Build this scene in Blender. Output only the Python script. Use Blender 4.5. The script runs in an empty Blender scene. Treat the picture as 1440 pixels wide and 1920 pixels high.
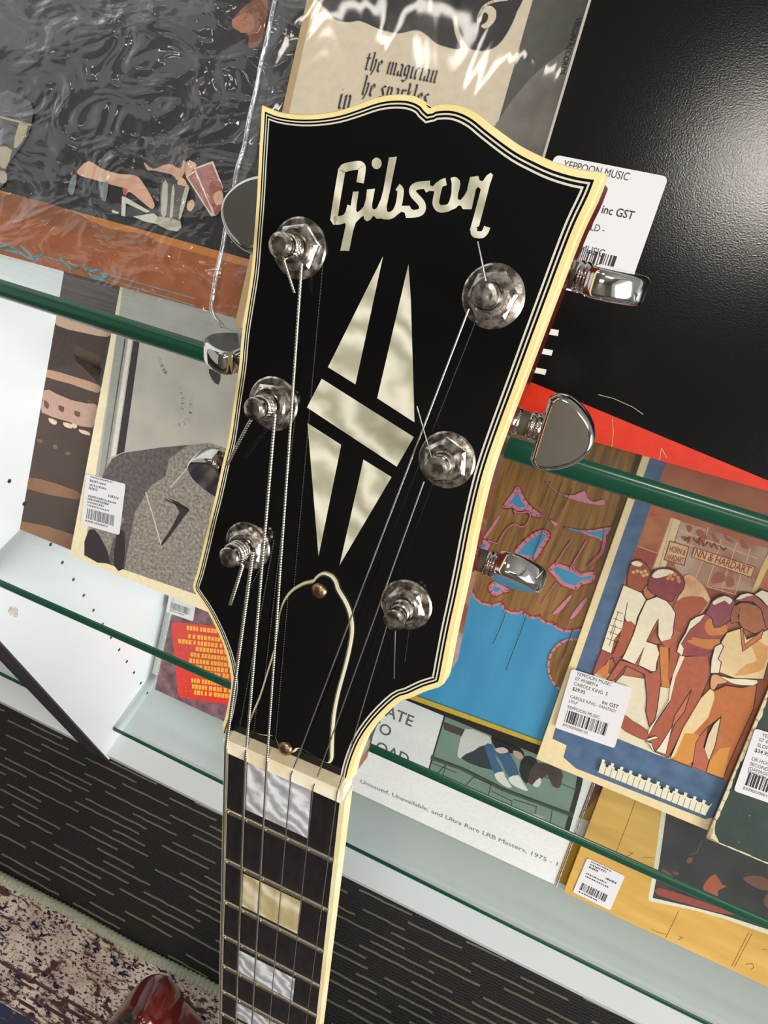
import bpy, bmesh, math, random
from mathutils import Vector, Matrix, noise as mnoise
from mathutils.geometry import tessellate_polygon
random.seed(7)
sc = bpy.context.scene
C = sc.collection
PI = math.pi

# ------------------------------------------------------------------ camera
H = 0.940                                    # camera height above the carpet (m)
F = 1272.7                                   # focal length in pixels of a 1440 x 1920 frame
CR = Vector((0.91285, 0.408168, -0.010188))  # camera right, down and forward in the room
CD = Vector((0.309251, -0.707488, -0.635472))
CF = Vector((-0.266587, 0.57694, -0.772057))
cam = bpy.data.objects.new('camera', bpy.data.cameras.new('camera'))
C.objects.link(cam)
m = Matrix.Identity(4)
for i in range(3):
    m[i][0], m[i][1], m[i][2] = CR[i], -CD[i], -CF[i]
m[2][3] = H
cam.matrix_world = m
cam.data.sensor_fit = 'VERTICAL'
cam.data.sensor_height = 36.0
cam.data.lens = 36.0 * F / 1920.0
cam.data.clip_start = 0.01
sc.camera = cam

# ------------------------------------------------------------------ light
def lin(r, g, b):
    f = lambda v: (v / 255 / 12.92) if v <= 10.3 else ((v / 255 + 0.055) / 1.055) ** 2.4
    return (f(r), f(g), f(b), 1)

world = bpy.data.worlds.new('shop_air')
sc.world = world
world.use_nodes = True
world.node_tree.nodes['Background'].inputs[0].default_value = (1.0, 0.95, 0.88, 1)
world.node_tree.nodes['Background'].inputs[1].default_value = 0.55
def area(name, loc, sx, sy, power, col=(1, .935, .84), aim=None):
    l = bpy.data.lights.new(name, 'AREA')
    l.shape = 'RECTANGLE'; l.size = sx; l.size_y = sy; l.energy = power; l.color = col
    o = bpy.data.objects.new(name, l); C.objects.link(o); o.location = loc
    if aim: o.rotation_euler = (Vector(aim) - Vector(loc)).to_track_quat('-Z', 'Y').to_euler()
    return o
area('ceiling_panel_light', (0.22, -0.68, 2.66), 0.34, 0.18, 13)
area('ceiling_tube_light', (-0.98, -0.48, 2.66), 0.76, 0.05, 2.2)
area('ceiling_tube_light', (-1.75, -0.72, 2.66), 0.50, 0.06, 1.8)
area('ceiling_panel_light', (1.5, -1.6, 2.66), 1.2, 0.6, 15)
area('ceiling_panel_light', (0.6, -2.9, 2.66), 1.2, 0.5, 18)
area('side_fill_light', (3.3, -1.15, 0.98), 1.9, 1.8, 175, (.96, .985, 1), aim=(-0.3, 0.2, 0.3))  # unseen soft fill added on the right to brighten the white side panel
sc.view_settings.view_transform = 'Standard'
sc.view_settings.look = 'None'
sc.view_settings.exposure = 0.08
sc.view_settings.gamma = 1
sc.view_settings.use_curve_mapping = False
sc.cycles.use_denoising = True
sc.cycles.transparent_max_bounces = 24
sc.cycles.max_bounces = 10
sc.cycles.glossy_bounces = 6

# ------------------------------------------------------------------ materials
MC = {}
def mat(name, col, rough=.5, metal=0, spec=.5, coat=0, var=None, bump=None, stretch=(1, 1, 1), emit=None):
    """var = (noise scale, second colour, contrast); bump = (noise scale, strength)"""
    if name in MC: return MC[name]
    m = bpy.data.materials.new(name); m.use_nodes = True
    nt = m.node_tree; N = nt.nodes; L = nt.links
    b = N['Principled BSDF']
    c = lin(*col)
    b.inputs['Base Color'].default_value = c
    b.inputs['Roughness'].default_value = rough
    b.inputs['Metallic'].default_value = metal
    b.inputs['Specular IOR Level'].default_value = spec
    b.inputs['Coat Weight'].default_value = coat
    b.inputs['Coat Roughness'].default_value = .04
    if var or bump:
        tc = N.new('ShaderNodeTexCoord'); mp = N.new('ShaderNodeMapping')
        mp.inputs['Scale'].default_value = stretch
        L.new(tc.outputs['Object'], mp.inputs['Vector'])
    if var:
        n = N.new('ShaderNodeTexNoise'); n.inputs['Scale'].default_value = var[0]; n.inputs['Detail'].default_value = 5
        r = N.new('ShaderNodeValToRGB'); k = var[2] if len(var) > 2 else .2
        r.color_ramp.elements[0].position = .5 - k; r.color_ramp.elements[1].position = .5 + k
        r.color_ramp.elements[0].color = c; r.color_ramp.elements[1].color = lin(*var[1])
        L.new(mp.outputs[0], n.inputs['Vector']); L.new(n.outputs['Fac'], r.inputs[0]); L.new(r.outputs[0], b.inputs['Base Color'])
    if bump:
        n = N.new('ShaderNodeTexNoise'); n.inputs['Scale'].default_value = bump[0]; n.inputs['Detail'].default_value = 3
        u = N.new('ShaderNodeBump'); u.inputs['Strength'].default_value = bump[1]; u.inputs['Distance'].default_value = .001
        L.new(mp.outputs[0], n.inputs['Vector']); L.new(n.outputs['Fac'], u.inputs['Height']); L.new(u.outputs[0], b.inputs['Normal'])
    MC[name] = m
    return m
def ink(r, g, b, rough=.42):
    """flat printing ink with a little paper grain"""
    return mat('ink_%d_%d_%d' % (r, g, b), (r, g, b), rough, spec=.36, var=(240, (min(255, r + 12), min(255, g + 12), min(255, b + 11)), .25))
def thin(name, ior, gain, rough, bump=None, tint=(1, 1, 1), stretch=(1, 1, 1), dist=.002):
    """clear sheet: straight-through transmission plus a surface reflection that grows towards grazing"""
    if name in MC: return MC[name]
    m = bpy.data.materials.new(name); m.use_nodes = True
    nt = m.node_tree; N = nt.nodes; L = nt.links; N.clear()
    out = N.new('ShaderNodeOutputMaterial'); mix = N.new('ShaderNodeMixShader')
    t = N.new('ShaderNodeBsdfTransparent'); t.inputs[0].default_value = (*tint, 1)
    g = N.new('ShaderNodeBsdfGlossy'); g.inputs['Roughness'].default_value = rough
    fr = N.new('ShaderNodeLayerWeight'); fr.inputs[0].default_value = .5
    f0 = ((ior - 1) / (ior + 1)) ** 2
    pw = N.new('ShaderNodeMath'); pw.operation = 'POWER'; pw.inputs[1].default_value = 5
    k = N.new('ShaderNodeMath'); k.operation = 'MULTIPLY_ADD'; k.inputs[1].default_value = (1 - f0) * gain; k.inputs[2].default_value = f0 * gain; k.use_clamp = True
    L.new(fr.outputs['Facing'], pw.inputs[0]); L.new(pw.outputs[0], k.inputs[0]); L.new(k.outputs[0], mix.inputs[0]); L.new(t.outputs[0], mix.inputs[1]); L.new(g.outputs[0], mix.inputs[2])
    L.new(mix.outputs[0], out.inputs[0])
    if bump:
        tc = N.new('ShaderNodeTexCoord'); mp = N.new('ShaderNodeMapping'); mp.inputs['Scale'].default_value = stretch
        n = N.new('ShaderNodeTexNoise'); n.inputs['Scale'].default_value = bump[0]; n.inputs['Detail'].default_value = 2.5; n.inputs['Distortion'].default_value = 1.2
        u = N.new('ShaderNodeBump'); u.inputs['Strength'].default_value = bump[1]; u.inputs['Distance'].default_value = dist
        L.new(tc.outputs['Object'], mp.inputs[0]); L.new(mp.outputs[0], n.inputs['Vector']); L.new(n.outputs['Fac'], u.inputs['Height'])
        L.new(u.outputs[0], fr.inputs['Normal']); L.new(u.outputs[0], g.inputs['Normal'])
    MC[name] = m
    return m

white_lam = mat('white_laminate', (231, 235, 235), .35, var=(9, (226, 231, 231)))
edging = mat('dark_edging', (62, 57, 60), .45)
chrome = mat('chrome', (205, 203, 200), .07, 1, var=(60, (188, 184, 178), .2))
chrome_worn = mat('worn_chrome', (222, 217, 210), .22, 1, var=(420, (120, 110, 100), .10), bump=(700, .05))
cream = mat('aged_binding', (244, 228, 166), .28, coat=.4, var=(60, (236, 212, 142)))
purf = mat('white_purfling', (214, 210, 190), .3)
black_gloss = mat('black_lacquer', (8, 8, 9), .06, spec=.45, bump=(30, .02))
cherry = mat('cherry_lacquer', (108, 26, 18), .14, coat=.25, var=(40, (70, 16, 14)), stretch=(1, 1, .15))
bone = mat('bone', (250, 243, 224), .35, var=(70, (225, 208, 170)))
ebony = mat('ebony', (20, 17, 17), .55, spec=.25, var=(300, (34, 30, 29)), stretch=(1, 1, .05))
nickel = mat('nickel_fret', (222, 212, 188), .2, 1)
steel = mat('plain_steel', (205, 203, 200), .25, 1)
def wound_mat():
    m = mat('wound_steel', (200, 194, 182), .28, 1); nt = m.node_tree
    w = nt.nodes.new('ShaderNodeTexWave'); w.bands_direction = 'Z'; w.inputs['Scale'].default_value = 420
    tc = nt.nodes.new('ShaderNodeTexCoord'); u = nt.nodes.new('ShaderNodeBump'); u.inputs['Strength'].default_value = .3; u.inputs['Distance'].default_value = .0004
    nt.links.new(tc.outputs['Object'], w.inputs['Vector']); nt.links.new(w.outputs['Color'], u.inputs['Height']); nt.links.new(u.outputs[0], nt.nodes['Principled BSDF'].inputs['Normal'])
    return m
wound = wound_mat()
def pearl_mat(name, a, b, c, s):
    m = mat(name, a, .22, coat=.5); nt = m.node_tree; N = nt.nodes; L = nt.links
    tc = N.new('ShaderNodeTexCoord'); w = N.new('ShaderNodeTexWave'); w.inputs['Scale'].default_value = s; w.inputs['Distortion'].default_value = 9; w.inputs['Detail'].default_value = 3; w.inputs['Detail Scale'].default_value = 1.4
    w.bands_direction = 'DIAGONAL'
    r = N.new('ShaderNodeValToRGB'); e = r.color_ramp.elements
    e[0].color = lin(*a); e[1].color = lin(*b); x = e.new(.55); x.color = lin(*c)
    L.new(tc.outputs['Object'], w.inputs['Vector']); L.new(w.outputs['Fac'], r.inputs[0]); L.new(r.outputs[0], N['Principled BSDF'].inputs['Base Color'])
    return m
pearl = pearl_mat('pearloid', (172, 168, 144), (230, 226, 206), (204, 200, 176), 34)
pearl_blue = pearl_mat('grey_pearl', (158, 158, 160), (232, 232, 234), (186, 186, 188), 52)
pearl_gold = pearl_mat('gold_pearl', (186, 168, 120), (226, 216, 184), (204, 190, 150), 30)
glass_face = thin('shelf_glass', 1.5, 1.15, 0.0, tint=(.972, .992, .984))
glass_edge = mat('green_glass_edge', (14, 60, 44), .22, spec=.5, var=(26, (28, 84, 62), .3), stretch=(.12, 1, 6))
film = thin('plastic_film', 1.5, 1.3, .05, bump=(26, .5), stretch=(1.0, .22, 1), dist=.004)
film_crinkled = thin('crinkled_film', 1.5, 1.3, .045, bump=(36, .75), stretch=(.8, 1.3, 1), dist=.012)
film_edge = thin('plastic_seam', 1.5, 10.0, .14, bump=(120, .4))

# ------------------------------------------------------------------ mesh builder
def W(x, y, z): return Vector((x / 1000, y / 1000, z / 1000 + H))     # millimetres from the lens -> room metres
class MB:
    def __init__(s): s.v = []; s.f = []; s.m = []; s.mats = []; s.sm = []
    def mi(s, m):
        if m not in s.mats: s.mats.append(m)
        return s.mats.index(m)
    def add(s, vs, fs, m, smooth=False):
        o = len(s.v); s.v += [Vector(v) for v in vs]; k = s.mi(m)
        for f in fs: s.f.append([o + i for i in f]); s.m.append(k); s.sm.append(smooth)
    def quadstrip(s, rings, m, closed=True, caps=True, smooth=True):
        n = len(rings[0]); vs = [p for r in rings for p in r]; fs = []
        for i in range(len(rings) - 1):
            for j in range(n if closed else n - 1):
                a = i * n + j; b = i * n + (j + 1) % n
                fs.append([a, b, b + n, a + n])
        s.add(vs, fs, m, smooth)
        if caps:
            s.poly(rings[0][::-1], m); s.poly(rings[-1], m)
    def poly(s, pts, m):
        pts = [Vector(p) for p in pts]
        if len(pts) <= 4: s.add(pts, [list(range(len(pts)))], m)
        else:
            tr = tessellate_polygon([pts]); s.add(pts, [list(t) for t in tr], m)
    def tube(s, pts, r, m, seg=10, caps=True):
        pts = [Vector(p) for p in pts]; rings = []; up = None
        for i, p in enumerate(pts):
            d = (pts[min(i + 1, len(pts) - 1)] - pts[max(i - 1, 0)]).normalized()
            if up is None: up = d.orthogonal().normalized()
            up = (up - d * up.dot(d)).normalized(); q = d.cross(up)
            rr = r[i] if isinstance(r, (list, tuple)) else r
            rings.append([p + (up * math.cos(t) + q * math.sin(t)) * rr for t in [2 * PI * j / seg for j in range(seg)]])
        s.quadstrip(rings, m, True, caps)
    def lathe(s, o, ax, prof, m, seg=32, caps=True, smooth=True, ref=None, sharp=False):
        ax = ax.normalized(); u = ref if ref else ax.orthogonal().normalized(); u = (u - ax * u.dot(ax)).normalized(); v = ax.cross(u)
        rings = [[o + ax * h + (u * math.cos(t) + v * math.sin(t)) * max(r, 1e-6) for t in [2 * PI * j / seg for j in range(seg)]] for r, h in prof]
        if sharp:
            for A, B in zip(rings, rings[1:]): s.quadstrip([A, B], m, True, False, smooth)
            if caps: s.poly(rings[0][::-1], m); s.poly(rings[-1], m)
        else: s.quadstrip(rings, m, True, caps, smooth)
    def box(s, o, a, b, c, m):
        p = [o, o + a, o + a + b, o + b]; q = [x + c for x in p]
        s.add(p + q, [[3, 2, 1, 0], [4, 5, 6, 7], [0, 1, 5, 4], [1, 2, 6, 5], [2, 3, 7, 6], [3, 0, 4, 7]], m)
    def grid(s, fn, nu, nv, m, smooth=True):
        vs = [fn(i / nu, j / nv) for j in range(nv + 1) for i in range(nu + 1)]
        fs = [[j * (nu + 1) + i, j * (nu + 1) + i + 1, (j + 1) * (nu + 1) + i + 1, (j + 1) * (nu + 1) + i] for j in range(nv) for i in range(nu)]
        s.add(vs, fs, m, smooth)
ROOT = {}
def obj(name, mb, parent=None, label=None, kind=None, loc=None, bevel=0):
    """link one mesh; vertices come in room coordinates"""
    if parent is not None: inv = ROOT[parent].inverted()
    elif loc is not None: inv = Matrix.Translation(-Vector(loc))
    else: inv = Matrix.Identity(4)
    me = bpy.data.meshes.new(name)
    me.from_pydata([inv @ v for v in mb.v], [], mb.f)
    for mt in mb.mats: me.materials.append(mt)
    for p, k, sm in zip(me.polygons, mb.m, mb.sm): p.material_index = k; p.use_smooth = sm
    me.update()
    o = bpy.data.objects.new(name, me); C.objects.link(o)
    if parent is not None: o.parent = parent; ROOT[o] = ROOT[parent]
    else:
        o.matrix_world = inv.inverted(); ROOT[o] = inv.inverted()
    if label: o['label'] = label
    if kind: o['kind'] = kind
    if bevel:
        b = o.modifiers.new('bevel', 'BEVEL'); b.width = bevel; b.segments = 2; b.limit_method = 'ANGLE'; b.angle_limit = .6
    return o
def thing(name, label, cat, mw, group=None):
    o = bpy.data.objects.new(name, None); C.objects.link(o); o.empty_display_size = .05
    o.matrix_world = mw; ROOT[o] = mw.copy()
    o['label'] = label; o['category'] = cat
    if group: o['group'] = group
    return o

# a plane standing in the room with its own millimetre axes; px() finds where a sight line meets it
class Plane:
    def __init__(s, O, U, V, N): s.O, s.U, s.V, s.N = O, U, V, N
    def px(s, x, y, h=0):
        d = CR * ((x - 720) / F) + CD * ((y - 960) / F) + CF
        o = Vector((0, 0, H)); q = s.O + s.N * (h / 1000)
        P = o + d * ((q - o).dot(s.N) / d.dot(s.N))
        return ((P - s.O).dot(s.U) * 1000, (P - s.O).dot(s.V) * 1000)
    def at(s, u, v, h=0): return s.O + (s.U * u + s.V * v + s.N * h) / 1000
    def mw(s):
        m = Matrix.Identity(4)
        for i in range(3): m[i][0], m[i][1], m[i][2], m[i][3] = s.U[i], s.V[i], s.N[i], s.O[i]
        return m
def z(ox, oy, k):
    return lambda *p: [(ox + x / k, oy + y / k) for x, y in p]
def clip(pts, x0, y0, x1, y1):
    for ax, lo, sg in ((0, x0, 1), (0, x1, -1), (1, y0, 1), (1, y1, -1)):
        out = []
        for i, p in enumerate(pts):
            q = pts[i - 1]; dp = (p[ax] - lo) * sg; dq = (q[ax] - lo) * sg
            if (dp >= 0) != (dq >= 0):
                t = dq / (dq - dp); out.append((q[0] + (p[0] - q[0]) * t, q[1] + (p[1] - q[1]) * t))
            if dp >= 0: out.append(p)
        pts = out
        if len(pts) < 3: return []
    return pts
def smooth_pts(pts, n=4, closed=True):
    out = []; k = len(pts)
    for i in range(k if closed else k - 1):
        p0, p1, p2, p3 = [Vector(pts[j % k] if closed else pts[max(0, min(k - 1, j))]) for j in (i - 1, i, i + 1, i + 2)]
        for t in [a / n for a in range(n)]:
            q = .5 * ((2 * p1) + (p2 - p0) * t + (2 * p0 - 5 * p1 + 4 * p2 - p3) * t * t + (3 * p1 - p0 - 3 * p2 + p3) * t ** 3)
            out.append(tuple(q))
    if not closed: out.append(tuple(pts[-1]))
    return out
def ribbon(pts, w):
    """outline pieces of a line of width w through pts (2D)"""
    out = []
    for a, b in zip(pts, pts[1:]):
        a = Vector(a); b = Vector(b); d = (b - a)
        if d.length < 1e-9: continue
        d.normalize(); n = Vector((-d.y, d.x)) * w / 2; e = d * w * .25
        out.append([tuple(a - n - e), tuple(b - n + e), tuple(b + n + e), tuple(a + n - e)])
    return out
TXT = {}
def text2d(s, bold=False):
    k = (s, bold)
    if k in TXT: return TXT[k]
    cu = bpy.data.curves.new('t', 'FONT'); cu.body = s; cu.size = 1; cu.resolution_u = 3
    cu.offset = .014 if bold else 0
    o = bpy.data.objects.new('t', cu); C.objects.link(o)
    dg = bpy.context.evaluated_depsgraph_get()
    me = bpy.data.meshes.new_from_object(o.evaluated_get(dg))
    r = ([(v.co.x, v.co.y) for v in me.vertices], [list(p.vertices) for p in me.polygons])
    bpy.data.objects.remove(o); bpy.data.meshes.remove(me); bpy.data.curves.remove(cu)
    TXT[k] = r
    return r
class Art:
    """printing on a plane: coloured shapes in one mesh, each a hair above the last"""
    def __init__(s, pl, w=1e9, h=1e9, base=.06): s.pl, s.w, s.h, s.k, s.mb = pl, w, h, base, MB()
    def up(s, d=.035): s.k += d
    def loc(s, pts, m):
        p = clip(list(pts), 0, 0, s.w, s.h) if s.w < 1e8 else list(pts)
        if len(p) < 3: return
        a = sum(p[i - 1][0] * q[1] - q[0] * p[i - 1][1] for i, q in enumerate(p))
        if a < 0: p = p[::-1]
        s.mb.poly([s.pl.at(u, v, s.k) for u, v in p], m)
    def px(s, pts, m, sm=0):
        q = [s.pl.px(x, y, s.k) for x, y in pts]
        if sm: q = smooth_pts(q, sm)
        s.loc(q, m)
    def line(s, pts, w, m, sm=0):
        q = [s.pl.px(x, y, s.k) for x, y in pts]
        if sm: q = smooth_pts(q, sm, False)
        for r in ribbon(q, w): s.loc(r, m)
    def text(s, str_, u, v, size, m, ang=0, bold=False, align=0, sx=1, clipv=None):
        vs, fs = text2d(str_, bold)
        if not vs: return
        x0 = min(p[0] for p in vs); x1 = max(p[0] for p in vs)
        ox = {0: 0, 1: -(x0 + x1) / 2, 2: -x1}[align]; c, n = math.cos(ang), math.sin(ang)
        s.mb.add([s.pl.at(u + ((x + ox) * sx * c - y * n) * size, v + ((x + ox) * sx * n + y * c) * size, s.k) for x, y in vs], fs, m)

# ------------------------------------------------------------------ room shell
def quad(name, pts, m, kind='structure'):
    b = MB(); b.poly(pts, m); return obj(name, b, kind=kind)
def carpet_mat():
    m = mat('carpet_tile', (44, 41, 41), .95, spec=.1); nt = m.node_tree; N = nt.nodes; L = nt.links
    tc = N.new('ShaderNodeTexCoord'); sp = N.new('ShaderNodeSeparateXYZ'); L.new(tc.outputs['Object'], sp.inputs[0])
    nz = N.new('ShaderNodeTexNoise'); nz.inputs['Scale'].default_value = 60; L.new(tc.outputs['Object'], nz.inputs['Vector'])
    def math_(op, a, b=None, c=None):
        n = N.new('ShaderNodeMath'); n.operation = op
        for i, v in enumerate((a, b, c)):
            if v is None: continue
            if isinstance(v, (int, float)): n.inputs[i].default_value = v
            else: L.new(v, n.inputs[i])
        return n.outputs[0]
    wob = math_('MULTIPLY', math_('SUBTRACT', nz.outputs['Fac'], .5), .0022)
    y = math_('ADD', math_('MULTIPLY', math_('ADD', math_('ADD', sp.outputs['Y'], math_('MULTIPLY', sp.outputs['X'], -.018)), wob), 1 / .0088), 40.3)
    row = math_('FLOOR', y); fy = math_('FRACT', y)
    wn = N.new('ShaderNodeTexWhiteNoise'); wn.noise_dimensions = '1D'; L.new(row, wn.inputs['W'])
    x = math_('ADD', math_('MULTIPLY', sp.outputs['X'], 7.2), math_('MULTIPLY', wn.outputs['Value'], 13.0))
    cell = math_('FLOOR', x); fx = math_('FRACT', x)
    w2 = N.new('ShaderNodeTexWhiteNoise'); w2.noise_dimensions = '2D'; cb = N.new('ShaderNodeCombineXYZ'); L.new(cell, cb.inputs[0]); L.new(row, cb.inputs[1]); L.new(cb.outputs[0], w2.inputs['Vector'])
    ln = math_('ADD', math_('MULTIPLY', w2.outputs['Value'], .5), .35)
    dash = math_('MULTIPLY', math_('LESS_THAN', fx, ln), math_('LESS_THAN', math_('ABSOLUTE', math_('SUBTRACT', fy, .5)), .10))
    fine = math_('MULTIPLY', math_('SINE', math_('MULTIPLY', y, 18.85)), .5)
    n3 = N.new('ShaderNodeTexNoise'); n3.inputs['Scale'].default_value = 700; L.new(tc.outputs['Object'], n3.inputs['Vector'])
    r = N.new('ShaderNodeValToRGB'); r.color_ramp.elements[0].color = lin(27, 25, 25); r.color_ramp.elements[1].color = lin(66, 62, 60)
    L.new(math_('ADD', math_('MULTIPLY', fine, .25), n3.outputs['Fac']), r.inputs[0])
    mx = N.new('ShaderNodeMix'); mx.data_type = 'RGBA'; L.new(dash, mx.inputs[0]); L.new(r.outputs[0], mx.inputs[6]); mx.inputs[7].default_value = lin(128, 122, 106)
    L.new(mx.outputs[2], N['Principled BSDF'].inputs['Base Color'])
    u = N.new('ShaderNodeBump'); u.inputs['Strength'].default_value = .8; u.inputs['Distance'].default_value = .002
    L.new(math_('ADD', math_('MULTIPLY', fine, .5), n3.outputs['Fac']), u.inputs['Height']); L.new(u.outputs[0], N['Principled BSDF'].inputs['Normal'])
    return m
quad('floor', [Vector((-3.5, -3.4, 0)), Vector((3.5, -3.4, 0)), Vector((3.5, 1.2, 0)), Vector((-3.5, 1.2, 0))], carpet_mat())
quad('ceiling', [Vector((-3.5, -3.4, 2.7)), Vector((-3.5, 1.2, 2.7)), Vector((3.5, 1.2, 2.7)), Vector((3.5, -3.4, 2.7))], mat('ceiling_white', (150, 148, 144), .8))
quad('wall_front', [Vector((-3.5, 1.2, 0)), Vector((3.5, 1.2, 0)), Vector((3.5, 1.2, 2.7)), Vector((-3.5, 1.2, 2.7))], mat('wall_paint', (205, 203, 198), .7))
quad('wall_back', [Vector((-3.5, -3.4, 0)), Vector((-3.5, -3.4, 2.7)), Vector((3.5, -3.4, 2.7)), Vector((3.5, -3.4, 0))], mat('dark_shop_wall', (112, 107, 100), .7, var=(1.5, (140, 132, 122))))

# ------------------------------------------------------------------ display racks (two bays side by side)
XI = -492.6; YF = 142; FL = -940
SL = math.radians(41.7)
def rack(name, label, x0, x1, panels, tiers):
    r = thing(name, label, 'display rack', Matrix.Translation(W((x0 + x1) / 2, 400, FL)))
    for (a, b, inner) in panels:
        p = MB(); p.box(W(a, YF + 2, FL), W(b, 0, 0) - W(a, 0, 0), Vector((0, .56, 0)), Vector((0, 0, 1.65)), white_lam)
        if inner:
            for i in range(-6, 22):
                zc = -463 - 16.3 * i * 2
                for yy in (241, 560):
                    p.add([W(inner, yy + 2.2 * math.cos(t), zc + 2.2 * math.sin(t)) + Vector((.0002, 0, 0)) for t in [PI * k / 4 for k in range(8)]], [list(range(8))], mat('pin_hole_dark', (50, 48, 46), .8))
            for (yy, zz, k) in ((171.8, -587.5, 1), (171.3, -927.7, .6)):
                for j in range(7):
                    cy = yy + random.uniform(-4, 5) * k; cz = zz + random.uniform(-9, 9) * k; rr = random.uniform(1.2, 3.2) * k
                    p.add([W(inner, cy + rr * math.cos(t), cz + rr * 1.5 * math.sin(t)) + Vector((.0002 + .00003 * j, 0, 0)) for t in [PI * q / 5 for q in range(10)]], [list(range(10))], mat('scuff', (176, 160, 134), .8, var=(900, (225, 220, 210), .1)))
        pn = obj('side_panel', p, r)
        e = MB(); e.box(W(a + (1.2 if inner else 0), YF, FL), W(b, 0, 0) - W(a + 1.2, 0, 0), Vector((0, .002, 0)), Vector((0, 0, 1.65)), edging)
        obj('edge_strip', e, pn, 'dark grey edging on the front of the panel')
    b = MB(); b.box(W(x0, YF + 4, FL), W(x1, 0, 0) - W(x0, 0, 0), Vector((0, .5, 0)), Vector((0, 0, .016)), white_lam)
    obj('base_board', b, r)
    for (zs, y0) in tiers:                                            # sloping backboards the sleeves lean on
        q = MB(); o = W(x0 + 1, y0, zs + 1); q.box(o, W(x1 - 2, 0, 0) - W(x0, 0, 0), Vector((0, .006, 0)), Vector((0, math.sin(SL), math.cos(SL))) * (.30 if zs > -300 else .34), white_lam)
        obj('sloping_backboard', q, r)
    q = MB(); q.box(W(x0, 700, FL), W(x1, 0, 0) - W(x0, 0, 0), Vector((0, .012, 0)), Vector((0, 0, 1.65)), white_lam)
    obj('back_panel', q, r)
    return r
TIERS = [(-193.2, 240), (-515.5, 246), (-895, 262)]
rack('display_rack', 'white display rack with glass shelves holding the record sleeves behind the guitar headstock', XI, 640,
     [(XI - 19, XI, XI), (640, 658, None)], TIERS)
rack('display_rack', 'neighbouring white rack bay, only its bottom corner seen at the far left edge', -1500, -531.5,
     [(-531.5, -512.5, None), (-1518, -1500, None)], [])
def shelf(label, x0, x1, z0, ya, yb, t):
    b = MB(); n = 10
    def prof(x, y):
        r = t / 2; pts = []
        for k in range(n + 1):
            a = PI / 2 + PI * k / n; pts.append(W(x, y + r * .8 + r * .8 * math.cos(a), z0 - r + r * math.sin(a)))
        return pts
    A = prof(x0, ya); B = prof(x1, yb)
    b.quadstrip([A, B], glass_edge, closed=False, caps=False)
    yb2 = 345
    ta, tb, tc, td = A[0], B[0], W(x1, yb2, z0), W(x0, yb2, z0)
    ba, bb, bc, bd = A[-1], B[-1], W(x1, yb2, z0 - t), W(x0, yb2, z0 - t)
    b.add([ta, tb, tc, td], [[0, 1, 2, 3]], glass_face); b.add([ba, bb, bc, bd], [[3, 2, 1, 0]], glass_face)
    b.add([tc, td, bd, bc], [[0, 1, 2, 3]], glass_edge)
    b.poly(A + [bd, td], glass_face); b.poly(B[::-1] + [tc, bc], glass_face)
    o = obj('glass_shelf', b, loc=W((x0 + x1) / 2, (ya + yb2) / 2, z0 - t))
    o['label'] = label; o['category'] = 'shelf'; o['group'] = 'glass shelves of the rack'
shelf('thick green-edged glass shelf carrying the black sleeve, topmost of the shelves', XI + 1, 639, -193.2, 207.2, 180.6, 11.5)
shelf('green-edged glass shelf carrying the sepia painting and blue plank sleeves, second from top', XI + 1, 639, -515.5, 167.2, 166, 11)
shelf('lowest glass shelf with thin green edge just above the white base board', XI + 1.5, 639, -895, 172.4, 166.5, 9)
shelf('short end of a glass shelf in the neighbouring bay at the far left', -1499, -533, -895, 172, 172, 9)

# ------------------------------------------------------------------ record sleeves
def sleeve_plane(u0, y, zs):
    return Plane(W(u0, y, zs + .4), Vector((1, 0, 0)), Vector((0, math.sin(SL), math.cos(SL))), Vector((0, -math.cos(SL), math.sin(SL))))
def left_of(px, y, zs):
    return sleeve_plane(0, y, zs).px(*px)[0]
def sleeve(label, base, u0, y, zs, size=315, t=2.6, board=None):
    pl = sleeve_plane(u0, y, zs)
    r = thing('record_sleeve', label, 'record sleeve', pl.mw(), 'record sleeves in the rack')
    b = MB(); b.box(pl.at(0, 0, -t), pl.U * size / 1000, pl.V * size / 1000, pl.N * t / 1000, board or base)
    obj('card_jacket', b, r, bevel=.0008)
    a = Art(pl, size, size); a.loc([(.4, .4), (size - .4, .4), (size - .4, size - .4), (.4, size - .4)], base); a.up()
    return r, pl, a
INKT = mat('label_ink', (42, 40, 42), .6)
LABW = mat('label_paper', (229, 226, 228), .55)
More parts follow.
